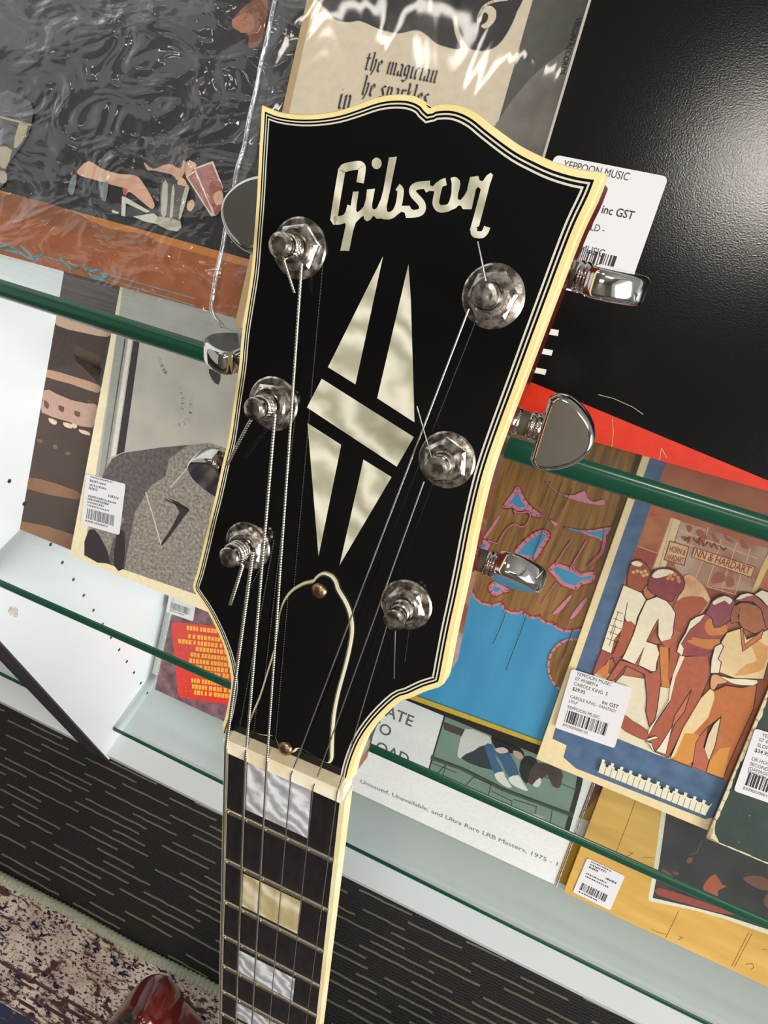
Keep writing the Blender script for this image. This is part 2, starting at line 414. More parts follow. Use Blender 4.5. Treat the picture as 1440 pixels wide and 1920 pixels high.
def price_label(root, pl, tl, ang, lines, bars=True, digits=None, h=.9, w=43.5, ht=47.5, blur=False, seed=1, name='white price label with barcode'):
    """tl = top-left corner in sleeve millimetres"""
    ca, sa = math.cos(ang), math.sin(ang)
    U = pl.U * ca + pl.V * sa; V = -pl.U * sa + pl.V * ca
    lp = Plane(pl.at(tl[0], tl[1]), U, V, pl.N)
    a = Art(lp, base=h - .08)
    pts = []
    for cx, cy, q in ((2, -2, PI / 2), (2, -ht + 2, PI), (w - 2, -ht + 2, 1.5 * PI), (w - 2, -2, 0)):
        for k in range(5): t = q + PI / 2 * k / 4; pts.append((cx + 2 * math.cos(t), cy + 2 * math.sin(t)))
    a.loc(pts, LABW); a.up(.05)
    g = INKT if not blur else mat('label_ink_pale', (120, 116, 122), .6)
    for (fx, fy, s, st, bold) in lines:
        if st.startswith('~'):                                        # print too small to read: broken strokes
            rnd = random.Random(seed + int(fy * 100)); u = fx * w
            while u < fx * w + float(st[1:]):
                l = rnd.uniform(.7, 1.8); a.loc([(u, -fy * ht), (u + l, -fy * ht), (u + l + .3, -fy * ht + s), (u + .3, -fy * ht + s * rnd.uniform(.6, 1))], g); u += l + rnd.uniform(.3, .9)
        else: a.text(st, fx * w, -fy * ht, s * .94, INKT, bold=bold, sx=.88 if bold else .82)
    if bars:
        rnd = random.Random(seed); u = .12 * w
        while u < .82 * w:
            l = rnd.choice((.35, .35, .7, 1.05, 1.4)); a.loc([(u, -.86 * ht), (min(u + l, .84 * w), -.86 * ht), (min(u + l, .84 * w), -.655 * ht), (u, -.655 * ht)], g if blur else INKT); u += l + rnd.choice((.35, .35, .6, .9))
        if digits: a.text(digits, .11 * w, -.93 * ht, 3.1, g if blur else INKT, sx=.9)
    obj('price_label', a.mb, root, name)
    return lp
black_card = mat('black_card', (15, 14, 14), .15, spec=.28, var=(8, (20, 18, 18)), bump=(1600, .055))

# --- upper shelf, left: card table sleeve inside crinkled plastic
Z1 = -193.2
rC, pC, a = sleeve('record sleeve in crinkled plastic with card players over a brown band, upper shelf left', ink(38, 36, 38), -430, 226, Z1)
k = z(0, 0, 2.571); k8 = z(0, 160, 3.13)
a.px(k((-200, 0), (1000, 0), (1000, 60), (700, 100), (480, 170), (200, 230), (-200, 220)), ink(62, 60, 60), 3); a.up()
a.px(k((-100, 870), (990, 1150), (990, 1195), (-100, 905)), ink(44, 52, 50)); a.up()
a.px(k((-100, 890), (1200, 1250), (1200, 1700), (-100, 1700)), ink(158, 92, 56)); a.up()
a.px(k((-100, 890), (1200, 1250), (1200, 1290), (-100, 925)), ink(190, 124, 66)); a.up()
a.px(k((-100, 1228), (1200, 1585), (1200, 1640), (-100, 1285)), ink(186, 110, 66)); a.up()
a.px(k((0, 930), (300, 1000), (520, 1100), (700, 1130), (760, 1190), (500, 1160), (250, 1090), (0, 1000)), ink(140, 88, 60), 3); a.up()
blue_line = ink(96, 160, 176)
for ln in ([(200, 1232), (940, 1440)], [(500, 1340), (940, 1475)], [(-60, 1150), (60, 1190)], [(-60, 1185), (90, 1225)]): a.line(k(*ln), .45, blue_line)
for ln in ([(100, 1185), (165, 1245), (205, 1225), (150, 1245)], [(290, 1245), (345, 1300), (390, 1280), (340, 1302)], [(0, 1190), (45, 1180), (90, 1220), (30, 1205)], [(420, 1310), (470, 1300), (515, 1345), (440, 1330)],
           [(60, 1195), (130, 1240), (180, 1250)], [(400, 1285), (450, 1340), (510, 1350)]): a.line(k(*ln), 1.1, blue_line)
skin = ink(214, 172, 146)
a.px(k((1190, 20), (1120, 100), (1130, 140), (1195, 165), (1200, 230), (1260, 200), (1290, 0)), ink(120, 72, 50), 3); a.up()
a.px(k((1120, 95), (1200, 60), (1230, 120), (1190, 160), (1135, 140)), ink(150, 92, 64), 3); a.up()
a.px(k8((850, 330), (870, 300), (1090, 310), (1105, 340), (1090, 440), (1050, 540), (960, 500), (870, 480)), ink(64, 62, 62), 3); a.up()
a.px(k8((845, 450), (900, 490), (990, 460), (1060, 490), (1075, 440), (1100, 470), (1050, 560), (1000, 520), (880, 510)), ink(196, 156, 134), 3); a.up()
a.px(k8((845, 500), (1030, 540), (940, 640), (880, 620)), ink(30, 30, 32), 3); a.up()
a.px(k8((455, 500), (520, 445), (600, 490), (700, 520), (800, 530), (850, 590), (905, 690), (890, 725), (830, 680), (760, 625), (735, 650), (715, 610), (640, 580), (540, 550), (470, 530)), skin, 3); a.up()
a.px(k8((720, 600), (750, 610), (740, 650), (722, 640)), ink(180, 100, 80)); a.up()
a.px(k8((560, 560), (720, 600), (715, 745), (560, 700)), ink(34, 34, 38)); a.up()
for q in ([(715, 650), (740, 655), (735, 770), (712, 765)], [(735, 655), (880, 740), (860, 748), (735, 690)], [(660, 730), (700, 745), (690, 755), (655, 745)], [(780, 770), (900, 750), (1000, 830), (850, 800)]): a.px(k8(*q), ink(206, 204, 192))
a.up()
for q, c in (([(1090, 535), (1145, 495), (1265, 765), (1240, 770)], 0), ([(1102, 537), (1143, 508), (1245, 745), (1238, 752)], 1), ([(1138, 485), (1250, 445), (1310, 600), (1245, 745)], 0), ([(1148, 492), (1244, 457), (1300, 600), (1240, 715)], 1)):
    a.px(k8(*q), ink(164, 110, 106) if c else ink(216, 202, 188)); a.up()
a.px(k8((1230, 575), (1290, 565), (1310, 640), (1300, 720), (1265, 765), (1240, 680)), ink(150, 92, 78), 3); a.up()
for q in ([(1255, 640), (1300, 620), (1310, 690), (1265, 700)], [(1100, 690), (1130, 670), (1142, 700), (1120, 740), (1098, 725)], [(1100, 445), (1150, 460), (1140, 490), (1090, 530)], [(1090, 560), (1095, 600), (1040, 580), (1060, 540)]): a.px(k8(*q), skin, 3)
a.up()
a.px(k8((945, 558), (1115, 600), (1040, 858), (930, 820)), ink(92, 92, 90)); a.up()
for q in ([(955, 575), (985, 580), (975, 760), (945, 750)], [(1010, 600), (1025, 605), (1010, 790), (995, 780)], [(935, 770), (1060, 800), (1040, 858), (930, 822)], [(1085, 600), (1110, 605), (1060, 780), (1050, 760)]): a.px(k8(*q), ink(186, 182, 168), 2)
a.up()
a.px(k8((-20, 60), (180, 100), (175, 260), (120, 360), (40, 480), (30, 570), (-20, 570)), ink(78, 78, 80), 3); a.up()
for q in ([(0, 180), (175, 225), (172, 235), (0, 190)], [(110, 225), (165, 235), (130, 330), (80, 370)], [(0, 360), (70, 380), (30, 490), (-10, 450)], [(0, 500), (40, 520), (35, 570), (0, 570)]): a.px(k8(*q), ink(172, 160, 134), 2)
for q in ([(400, 620), (420, 540), (450, 530), (430, 640)], [(590, 650), (600, 580), (635, 570), (620, 680)]): a.px(k8(*q), ink(120, 130, 138), 3)
obj('cover_print', a.mb, rC)
def sheet(pl, x0, y0, x1, y1, h0, amp, fr, m, n=48, seed=0):
    b = MB()
    def fn(i, j):
        u = x0 + (x1 - x0) * i; v = y0 + (y1 - y0) * j
        return pl.at(u, v, h0 + amp * mnoise.noise(Vector((u * fr, v * fr, seed))))
    b.grid(fn, n, n, m); return b
obj('plastic_outer', sheet(pC, -3, -2, 318, 318, 1.3, .45, .06, film_crinkled, 90, 3), rC, 'crinkled clear plastic cover')

# --- upper shelf, middle: cream sleeve in a plastic bag
uM = left_of((530, 205), 220, Z1)
rM, pM, a = sleeve('cream sleeve in a clear plastic bag with blackletter words, behind the headstock top', ink(206, 192, 168), uM, 220, Z1, board=ink(196, 176, 140))
k = z(480, 0, 2.25)
a.loc([(0, 0), (3.5, 0), (3.5, 315), (0, 315)], ink(176, 150, 112)); a.up()
uG = pM.px(990, 30)[0]
a.px([(999, 0), (932, 237), (880, 420), (1300, 420), (1300, -900), (1255, -900)], ink(80, 77, 74)); a.up()  # dark strip, its grey lightened to carry a reflection
a.px(k((1000, 620), (1030, 500), (1110, 385), (1185, 305), (1270, 235), (1345, 190), (1480, 160), (1480, 700)), mat('print_stone_glare', (104, 100, 94), .4, var=(60, (136, 130, 120), .15)), 3); a.up()  # pale printed shape with some glare mixed into its grey
blk = ink(40, 39, 40)
a.px(k((285, -30), (303, 45), (340, 85), (395, 93), (440, 88), (520, 122), (600, 140), (660, 128), (690, 130), (720, 148), (760, 182), (810, 200), (866, 206), (842, 150), (832, 80), (834, -30)), blk, 3)
a.px(k((848, -30), (850, 90), (866, 150), (892, 195), (930, 214), (985, 210), (1030, 180), (1070, 120), (1100, 50), (1112, -30)), blk, 3); a.up()
pg = ink(206, 192, 168)
a.px(k((932, 90), (936, 60), (955, 35), (988, 24), (1012, 45), (1010, 82), (988, 110), (962, 120), (950, 108), (972, 92), (980, 66), (968, 52), (956, 62), (950, 90)), pg, 3)
a.line(k((938, 70), (960, 30), (1000, 6), (1060, -4)), 1.1, pg, 4)
a.px(k((728, -20), (745, -20), (742, 30), (732, 55), (728, 30)), pg); a.up()
# blackletter, drawn with a broad nib
GL = {'i': (.34, [[(.08, .86), (.17, .98), (.17, .12), (.28, .02)], [(.12, 1.22), (.22, 1.34)]]),
      'n': (.62, [[(.06, .86), (.16, .98), (.16, .1), (.24, .02)], [(.2, .82), (.4, .98), (.48, .88), (.48, .12), (.58, .02)]]),
      'm': (.92, [[(.06, .86), (.16, .98), (.16, .1), (.22, .02)], [(.2, .82), (.38, .98), (.46, .88), (.46, .1), (.52, .02)], [(.5, .82), (.68, .98), (.76, .88), (.76, .12), (.86, .02)]]),
      't': (.44, [[(.18, 1.35), (.18, .12), (.28, .02), (.38, .12)], [(.02, .96), (.38, .96)]]),
      'h': (.6, [[(.1, 1.5), (.17, 1.4), (.17, .1), (.25, .02)], [(.2, .82), (.4, .98), (.48, .86), (.46, .2), (.3, -.3)]]),
      'e': (.5, [[(.32, .98), (.15, .8), (.15, .2), (.28, .02), (.42, .14)], [(.3, .98), (.42, .76), (.18, .48)]]),
      'a': (.56, [[(.1, .84), (.28, .98), (.42, .84), (.42, .12), (.52, .02)], [(.4, .6), (.14, .4), (.14, .14), (.24, .02), (.4, .2)]]),
      'g': (.56, [[(.26, .98), (.12, .8), (.12, .3), (.26, .12), (.42, .3)], [(.24, .98), (.44, .9), (.44, -.1), (.28, -.34), (.08, -.22)]]),
      'c': (.46, [[(.4, .86), (.28, .98), (.14, .8), (.14, .2), (.26, .02), (.4, .14)]]),
      's': (.48, [[(.4, .88), (.26, .98), (.12, .78), (.38, .3), (.26, .02), (.08, .14)]]),
      'p': (.58, [[(.06, .9), (.16, 1.0), (.16, -.4)], [(.2, .86), (.36, .98), (.47, .84), (.47, .2), (.32, .02), (.18, .14)]]),
      'r': (.46, [[(.06, .86), (.16, .98), (.16, .1), (.26, .02)], [(.2, .8), (.34, .98), (.44, .88)]]),
      'k': (.54, [[(.1, 1.5), (.17, 1.4), (.17, .1), (.25, .02)], [(.2, .6), (.4, .96)], [(.24, .56), (.4, .14), (.5, .02)]]),
      'l': (.34, [[(.1, 1.5), (.17, 1.4), (.17, .12), (.28, .02)]])}
def blackletter(a, s, u, v, size, ang, m, track=.04):
    ca, sa = math.cos(ang), math.sin(ang); nx, ny = .075, .062
    def T(x, y): return (u + (x * ca - y * sa) * size, v + (x * sa + y * ca) * size)
    x = 0
    for ch in s:
        if ch == ' ': x += .42; continue
        wd, st = GL[ch]
        for l in st:
            for p, q in zip(l, l[1:]):
                a.loc([T(x + p[0] - nx, p[1] - ny), T(x + q[0] - nx, q[1] - ny), T(x + q[0] + nx, q[1] + ny), T(x + p[0] + nx, p[1] + ny)], m)
        x += wd + track
    return x
bl = ink(52, 47, 54)
def bl_line(s, p, q, size=None):
    A = Vector(pM.px(*p)); B = Vector(pM.px(*q)); d = B - A; tot = sum(.42 if c == ' ' else GL[c][0] + .04 for c in s)
    blackletter(a, s, A.x, A.y, size or d.length / tot, math.atan2(d.y, d.x), bl)
bl_line('the magician', (682, 131), (817, 157))
bl_line('he sparkles', (676, 178), (800, 202))
bl_line('in', (631, 204), (656, 208))
a.up()
A = Vector(pM.px(1081, 32)); B = Vector(pM.px(1040, 166)); d = B - A
a.text('VIRGIN RECORDS', A.x, A.y, 3.1, ink(18, 18, 18), math.atan2(d.y, d.x), True, sx=d.length / 3.1 / 9.9)
obj('cover_print', a.mb, rM)
b = MB(); e0 = pM.px(490, 90, 2)[0]; x0 = -15
def bag(i, j):
    u = x0 + (333 - x0) * i; v = -2.0 + 322 * j
    hgt = 2.2 + .5 * mnoise.noise(Vector((u * .03, v * .03, 9)))
    if u < 0: hgt = 2.2 + 1.2 * mnoise.noise(Vector((u * .12, v * .05, 2))) - 1.6 * (-u / 15) ** 2
    return pM.at(u, v, hgt)
b.grid(bag, 70, 70, film)
bag_o = obj('plastic_bag', b, rM, 'clear plastic bag around the sleeve')
b = MB(); b.tube([pM.at(x0 + 1.4 * mnoise.noise(Vector((0, v * .05, 3))) + (9 * max(0, 1 - v / 9) ** 2), v - 1.4, .8 + .6 * mnoise.noise(Vector((5, v * .08, 3)))) for v in range(0, 318, 3)], 1.1e-3, film_edge, 8)
b.tube([pM.at(x0 + 9 + u, -1.5 + .3 * mnoise.noise(Vector((u * .1, 0, 4))), .9) for u in range(0, 330, 4)], .5e-3, film_edge, 8)
obj('welded_seam', b, bag_o)

# --- upper shelf, right: black sleeve with red wedge
uB = left_of((1014.8, 301), 211, Z1)
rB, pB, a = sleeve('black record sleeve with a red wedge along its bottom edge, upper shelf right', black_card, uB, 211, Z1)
a.px([(900, 690), (985, 712), (1106, 762), (1440, 901), (1640, 985), (1440, 960), (940, 850)], ink(210, 42, 16, .36)); a.up()
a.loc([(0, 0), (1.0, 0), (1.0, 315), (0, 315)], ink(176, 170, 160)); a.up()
for q in ([(1030, 616), (1048, 619), (1046, 630), (1027, 627)], [(1017, 653), (1037, 657), (1034, 667), (1014, 663)], [(1005, 689), (1025, 693), (1022, 703), (1002, 699)]): a.px(q, ink(226, 220, 212))
for ln in ([(1122, 740), (1150, 747), (1186, 763), (1206, 777)], [(1148, 785), (1150, 812), (1147, 838)], [(1250, 858), (1240, 840), (1236, 868)]): a.line(ln, .22, ink(190, 170, 120))
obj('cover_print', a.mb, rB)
tl = pB.px(940 + 280 / 2.742, 295); tr = pB.px(940 + 862 / 2.742, 923 / 2.742)
price_label(rB, pB, (tl[0] - .5, tl[1] + .6), math.atan2(tr[1] - tl[1], tr[0] - tl[0]),
            [(.10, .085, 4.3, 'YEPPOON MUSIC', False), (.55, .36, 4.6, 'inc GST', True), (.36, .505, 4.0, 'OFIELD -', False), (.11, .685, 4.3, 'YEPPOON MUSIC', False)], True, None, seed=5)

# --- middle shelf
Z2 = -515.5
rN, pN, a = sleeve('dark brown record sleeve with blurred metal photo, beside the white panel on middle shelf', mat('print_brown', (62, 50, 44), .4, var=(14, (82, 62, 50), .2)), left_of((33, 997), 224, Z2), 224, Z2)
k = z(0, 560, 3)
a.px(k((290, 60), (650, 160), (600, 215), (460, 190), (320, 150)), ink(196, 160, 138), 2); a.up()
a.px(k((320, 160), (600, 220), (560, 480), (440, 360), (270, 395)), ink(64, 48, 42)); a.px(k((420, 260), (560, 330), (545, 470), (440, 380)), ink(84, 60, 48), 2); a.up()
a.px(k((265, 398), (420, 440), (560, 488), (548, 530), (400, 480), (258, 440)), ink(190, 148, 124), 2); a.up()
a.px(k((250, 515), (330, 520), (440, 560), (545, 600), (520, 725), (380, 690), (236, 640), (240, 570)), ink(190, 154, 138), 2); a.up()
a.px(k((262, 505), (340, 512), (530, 590), (400, 570)), ink(70, 52, 44), 2); a.up()
for q in ([(250, 570), (275, 590), (270, 620), (250, 605)], [(330, 600), (360, 610), (355, 640), (332, 625)], [(420, 630), (450, 640), (445, 665), (420, 655)]): a.px(k(*q), ink(104, 74, 64), 2)
for q in ([(275, 670), (320, 690), (310, 710), (280, 695)], [(355, 695), (400, 705), (405, 730), (365, 720)], [(405, 700), (435, 712), (425, 730), (405, 722)], [(445, 735), (500, 750), (505, 770), (455, 755)]): a.px(k(*q), ink(222, 196, 168), 2)
for q in ([(300, 820), (325, 825), (320, 845), (300, 840)], [(370, 860), (395, 865), (390, 880), (372, 878)], [(210, 790), (240, 795), (235, 812), (212, 806)]): a.px(k(*q), ink(120, 92, 74), 2)
a.px(k((150, 1020), (210, 1010), (440, 1085), (430, 1130), (150, 1070)), mat('print_glow', (150, 108, 76), .4, var=(30, (120, 84, 60), .25)), 2)
a.px(k((110, 1250), (420, 1330), (400, 1440), (100, 1320)), mat('print_glow', (150, 108, 76)), 2); a.up()
obj('cover_print', a.mb, rN)

uE = left_of((130, 1043), 218.5, Z2)
rE, pE, a = sleeve('cream bordered sleeve with a black and white photo of a tweed jacket, middle shelf', ink(234, 220, 184), uE, 218.5, Z2)
stone = mat('print_pale_grey', (190, 184, 172), .45, var=(30, (176, 170, 160), .15))
a.px(k((655, 205), (470, 1443), (1112, 1665), (2100, 1990), (2600, 500), (2000, -600), (760, -600)), stone); a.up()
a.px(k((655, 205), (720, 225), (600, 1000), (555, 1000)), ink(150, 150, 142)); a.px(k((722, 225), (742, 232), (650, 880), (625, 890)), ink(214, 208, 194)); a.px(k((750, 235), (785, 245), (700, 860), (655, 880)), ink(48, 40, 46)); a.px(k((700, 225), (708, 228), (590, 990), (584, 990)), ink(96, 92, 92)); a.up()
tweed = mat('print_tweed', (98, 90, 88), .5, var=(380, (172, 164, 150), .22))
tweed2 = mat('print_tweed_dark', (62, 54, 58), .5, var=(300, (118, 108, 106), .3))
a.px(k((575, 995), (630, 900), (690, 868), (900, 838), (1060, 822), (1180, 812), (1300, 850), (1700, 1150), (1900, 1950), (1180, 1690), (700, 1525), (473, 1443)), tweed); a.up()
a.px(k((575, 995), (630, 900), (690, 868), (900, 838), (1060, 822), (950, 900), (930, 1000), (850, 1050), (760, 1200), (720, 1400), (700, 1525), (600, 1490), (640, 1350), (700, 1240), (600, 1150)), tweed2); a.up()
for q in ([(500, 1300), (560, 1330), (620, 1490), (475, 1443)], [(655, 1340), (700, 1310), (695, 1520), (640, 1500)], [(945, 1120), (1060, 1180), (1040, 1220), (930, 1370), (905, 1380), (1010, 1200)]): a.px(k(*q), mat('print_fold', (52, 42, 46), .5), 2)
a.px(k((1175, 395), (1240, 420), (1228, 485), (1190, 450)), ink(60, 54, 56), 2)
for ln, c in (([(820, 1090), (860, 1220), (910, 1400)], (196, 190, 176)), ([(960, 1060), (1040, 970), (1080, 920)], (186, 180, 168)), ([(930, 1130), (1060, 1185)], (60, 46, 46))): a.line(k(*ln), 1.3, ink(*c))
for ln in ([(890, 330), (920, 400), (940, 420)], [(1000, 480), (1030, 560), (1020, 640)], [(1080, 560), (1060, 680), (990, 720)]): a.line(k(*ln), 3, ink(172, 168, 158), 3)
obj('cover_print', a.mb, rE)
tl = pE.px(490 / 3, 560 + 985 / 3); tr = pE.px(720 / 3, 560 + 1045 / 3)
price_label(rE, pE, tl, math.atan2(tr[1] - tl[1], tr[0] - tl[0]),
            [(.1, .05, 1.6, '~24', 0), (.1, .13, 2.2, '~18', 0), (.1, .21, 2.2, '~18', 0), (.1, .28, 2.8, '~9', 0), (.6, .33, 2.6, '~11', 0), (.1, .43, 2, '~30', 0), (.1, .49, 2.2, '~24', 0), (.1, .55, 2, '~18', 0), (.1, .61, 1.6, '~24', 0), (.1, .92, 1.8, '~24', 0)], True, None, blur=True, seed=11)

# --- blue plank sleeve with carved wooden lettering
yW = 214.4
uW = left_of((1003, 1411), yW, Z2) - 205
wood = mat('print_wood', (98, 66, 30), .42, var=(26, (160, 116, 60), .2), stretch=(11, .8, 1))
planks = mat('print_blue_planks', (52, 128, 170), .42, var=(22, (66, 146, 184), .25), stretch=(2, .4, 1))
rW, pW, a = sleeve('blue plank sleeve with brown wooden lettering outlined in pink, behind the right tuners', planks, uW, yW, Z2)
k = z(860, 860, 4.5); pinkc = ink(186, 122, 136); redb = ink(140, 58, 48); blu = planks
def outlined(pts, fill, sm=3, w=2.1, inner=True):
    q = [pW.px(x, y, a.k) for x, y in k(*pts)]
    q = smooth_pts(q, sm) if sm else q
    for r in ribbon(q + [q[0]], w * 2.0): a.loc(r, redb)
    a.up(.012); a.loc(q, pinkc); a.up(.012)
    for r in ribbon(q + [q[0]], w): a.loc(r, pinkc)
    if fill:
        cx = sum(p[0] for p in q) / len(q); cy = sum(p[1] for p in q) / len(q)
        ins = offset_poly(q, -w * .8)
        a.up(.012); a.loc(ins, fill)
    a.up(.012)
def offset_poly(q, d):
    """move a polygon's edges sideways by d (positive = outward for counter-clockwise)"""
    ar = sum(q[i - 1][0] * p[1] - p[0] * q[i - 1][1] for i, p in enumerate(q)); s = 1 if ar > 0 else -1
    out = []; n = len(q)
    for i in range(n):
        a_, b_, c_ = Vector(q[i - 1]), Vector(q[i]), Vector(q[(i + 1) % n])
        d1 = b_ - a_; d2 = c_ - b_
        if d1.length < 1e-7 or d2.length < 1e-7: out.append(tuple(b_)); continue
        d1.normalize(); d2.normalize()
        n1 = Vector((d1.y, -d1.x)) * s; n2 = Vector((d2.y, -d2.x)) * s
        bi = n1 + n2
        if bi.length < .2: out.append(tuple(b_ + n1 * d)); continue
        bi.normalize(); out.append(tuple(b_ + bi * (d / max(.35, bi.dot(n1)))))
    return out
scal = [(-1300, 420), (-1200, 500), (-1080, 520), (-1000, 600), (-860, 620), (-780, 700), (-640, 720), (-560, 800), (-420, 820), (-330, 890), (-200, 905), (-110, 975), (20, 985), (90, 1030), (112, 1062), (125, 1120), (150, 1165), (200, 1208), (280, 1225), (360, 1203), (376, 1222), (395, 1262), (440, 1285), (500, 1288), (548, 1268), (560, 1292), (600, 1322), (650, 1328), (682, 1312), (700, 1345), (740, 1372), (800, 1380), (815, 1395), (840, 1415), (890, 1440), (960, 1440), (1040, 1420), (1200, 1500), (1500, 1500)]
up_ = [(2300, 300), (2300, -1600), (-700, -1600)]
q = [pW.px(x, y, a.k) for x, y in k(*scal)]
for r in ribbon(q, 4.4): a.loc(r, pinkc)
a.up(.012); a.px(k(*(scal + up_)), wood); a.up(.012)
for r in ribbon(q, 1.2): a.loc(r, redb)
a.up()
outlined([(500, 250), (470, 290), (385, 405), (450, 395), (490, 430), (560, 430), (610, 465), (690, 480), (620, 430), (550, 350)], blu, 2)
outlined([(355, 475), (320, 510), (260, 600), (205, 680), (235, 660), (300, 570)], None, 2, .7)
outlined([(190, 690), (265, 712), (225, 780), (150, 760)], blu, 0)
outlined([(470, 810), (560, 700), (640, 640), (700, 615), (745, 625), (752, 660), (700, 745), (635, 845), (560, 830)], blu, 2)
outlined([(770, 935), (815, 890), (940, 930), (965, 935), (1030, 980), (1150, 965), (1130, 1030), (1030, 1052), (990, 1095), (880, 1060)], blu, 0)
outlined([(265, 1085), (300, 1050), (420, 1110), (370, 1120), (310, 1150), (275, 1120)], blu, 0)
outlined([(795, 1312), (860, 1240), (945, 1155), (935, 1185), (850, 1290)], None, 2, .8)
outlined([(940, 1350), (1000, 1260), (1080, 1170), (1060, 1230), (980, 1330)], None, 2, .6)
outlined([(775, 520), (835, 548), (820, 575)], None, 0, .6)
outlined([(900, 585), (1020, 610), (1140, 608), (1280, 585), (1235, 650), (1240, 720), (1185, 670), (1110, 650), (1040, 620)], blu, 2, 1.0)
outlined([(890, 312), (980, 312), (1060, 275), (1080, 330), (1140, 370), (1215, 350), (1230, 385), (1120, 380), (980, 345)], None, 2, .8)
outlined([(1230, 720), (1190, 800), (1090, 905), (1150, 860), (1220, 790)], None, 2, .7)
cw = [pW.px(x, y, a.k) for x, y in [(1076 + 46 * math.cos(t), 1250 + 50 * math.sin(t)) for t in [2 * PI * i / 24 for i in range(24)]]]
for r in ribbon(cw + [cw[0]], 3.2): a.loc(r, pinkc)
a.up(.012); a.loc(cw, wood); a.up()
for pts, w in (([(480, 480), (470, 430), (490, 455), (540, 455), (590, 450), (605, 490), (570, 560), (520, 575), (470, 550), (400, 600), (330, 720)], .9), ([(330, 720), (250, 690)], .9), ([(480, 800), (380, 780), (310, 1000)], .0), ([(820, 890), (900, 760), (950, 695)], .8), ([(940, 930), (1080, 690)], .8), ([(965, 900), (985, 950), (1040, 975)], .8), ([(640, 840), (560, 1000)], .6), ([(820, 1050), (700, 1230)], .6), ([(1230, 590), (1200, 800), (1100, 900)], .5), ([(740, 200), (830, 280), (900, 310)], .6)):
    if w: a.line(k(*pts), w * 1.8, redb, 2); a.up(.012); a.line(k(*pts), w * .8, pinkc, 2); a.up(.012)
dk = ink(30, 44, 52)
for ln in ([(870, 200), (720, 580), (620, 840)], [(770, 190), (690, 400)], [(955, 250), (880, 420)], [(400, 1290), (345, 1440)], [(580, 1300), (530, 1440), (400, 1780)], [(345, 1440), (290, 1560)], [(960, 1440), (880, 1680)]): a.line(k(*ln), .45, dk)
k5 = z(660, 1300, 3.064)
a.px(k5((-300, -190), (360, 26), (1100, 300), (1800, 560), (1800, 800), (1040, 365), (330, 90), (-300, -120)), ink(28, 26, 24)); a.up()
a.px(k5((-300, -215), (390, 22), (1100, 280), (1800, 540), (1800, 560), (1090, 303), (375, 48), (-300, -190)), ink(176, 150, 48)); a.up()
obj('cover_print', a.mb, rW)

# --- the sepia street painting sleeve
uK = left_of((1005, 1422), 210.4, Z2)
rK, pK, a = sleeve('sleeve with a sepia painting of people outside a diner, blue border and piano keys', ink(226, 206, 160), uK, 210.4, Z2, t=1.4)
bluek = mat('print_slate_blue', (66, 92, 124), .45, var=(90, (88, 114, 144), .2))
k3 = z(1140, 930, 4.8); k4 = z(1140, 1200, 4.8); kb = z(1080, 1420, 3.839); kl = z(1020, 1200, 6.545)
a.px([(1276, 700), (1700, 700), (1700, 1000)] + k3((3000, 1000), (3000, 2500)) + kb((930, 445), (0, 80)) + kl((238, 1440), (278, 1292), (104, 1212), (130, 1110), (395, 350)) + [(1187, 947)], bluek); a.up()
terra = mat('print_terracotta', (158, 84, 60), .45, var=(40, (184, 112, 80), .2))
a.px([(1309, 700), (1800, 700)] + k3((2400, 800)) + k4((2400, 1800), (1030, 1250), (440, 1032), (70, 880), (-80, 830)) + [(1098, 1296), (1112, 1256), (1217, 957)], terra); a.up()
cr = ink(226, 214, 186); och = ink(204, 160, 112); brn = ink(128, 62, 48); tan = ink(200, 132, 74); drk = ink(50, 38, 44); org = ink(196, 122, 62); pur = ink(134, 70, 78); rst = ink(162, 84, 60)
glassp = mat('print_window', (184, 160, 138), .45, var=(34, (150, 96, 72), .12))
# shop front
a.px(k3((380, 140), (560, 200), (440, 510), (270, 450)), mat('print_brick', (150, 76, 54), .45, var=(60, (186, 124, 84), .2))); a.px(k3((265, 458), (445, 517), (400, 640), (220, 570)), ink(146, 70, 56)); a.up()
a.line(k3((268, 455), (445, 515)), .5, och)
a.px(k3((570, 195), (655, 222), (600, 395), (510, 660), (405, 660)), ink(214, 190, 150)); a.line(k3((562, 195), (400, 660)), .8, ink(186, 130, 80)); a.line(k3((585, 210), (460, 640)), .5, ink(186, 140, 96)); a.up()
a.px(k3((655, 225), (1440, 470), (1420, 560), (1330, 870), (890, 815), (700, 760), (600, 640), (610, 395)), glassp); a.up()
a.px(k3((890, 815), (1160, 890), (1330, 870), (1330, 960), (900, 930)), ink(140, 72, 66)); a.up()
for ln in ([(620, 300), (1340, 560)], [(600, 390), (780, 460)], [(890, 815), (1160, 890)], [(900, 280), (870, 440)], [(1020, 390), (985, 520)], [(1160, 420), (1110, 570)], [(1280, 470), (1235, 620)], [(860, 560), (780, 760)], [(960, 600), (890, 800)], [(1080, 650), (1020, 840)], [(1200, 700), (1145, 880)]): a.line(k3(*ln), .5, ink(222, 176, 138))
for q in ([(700, 260), (760, 280), (730, 330)], [(790, 320), (830, 300), (890, 360), (870, 400), (820, 370)], [(930, 330), (960, 350), (1000, 420), (950, 400)], [(1040, 340), (1080, 370), (1140, 420), (1060, 400)], [(1190, 400), (1240, 410), (1260, 480), (1200, 460)], [(960, 700), (1030, 690), (1060, 760), (930, 790)], [(1070, 740), (1110, 720), (1140, 800), (1070, 820)], [(660, 360), (720, 370), (740, 410), (670, 390)]): a.px(k3(*q), ink(152, 84, 66), 2)
a.up()
a.px(k3((1440, 520), (1380, 640), (1290, 870), (1330, 880), (1480, 560)), ink(214, 180, 124)); a.up()
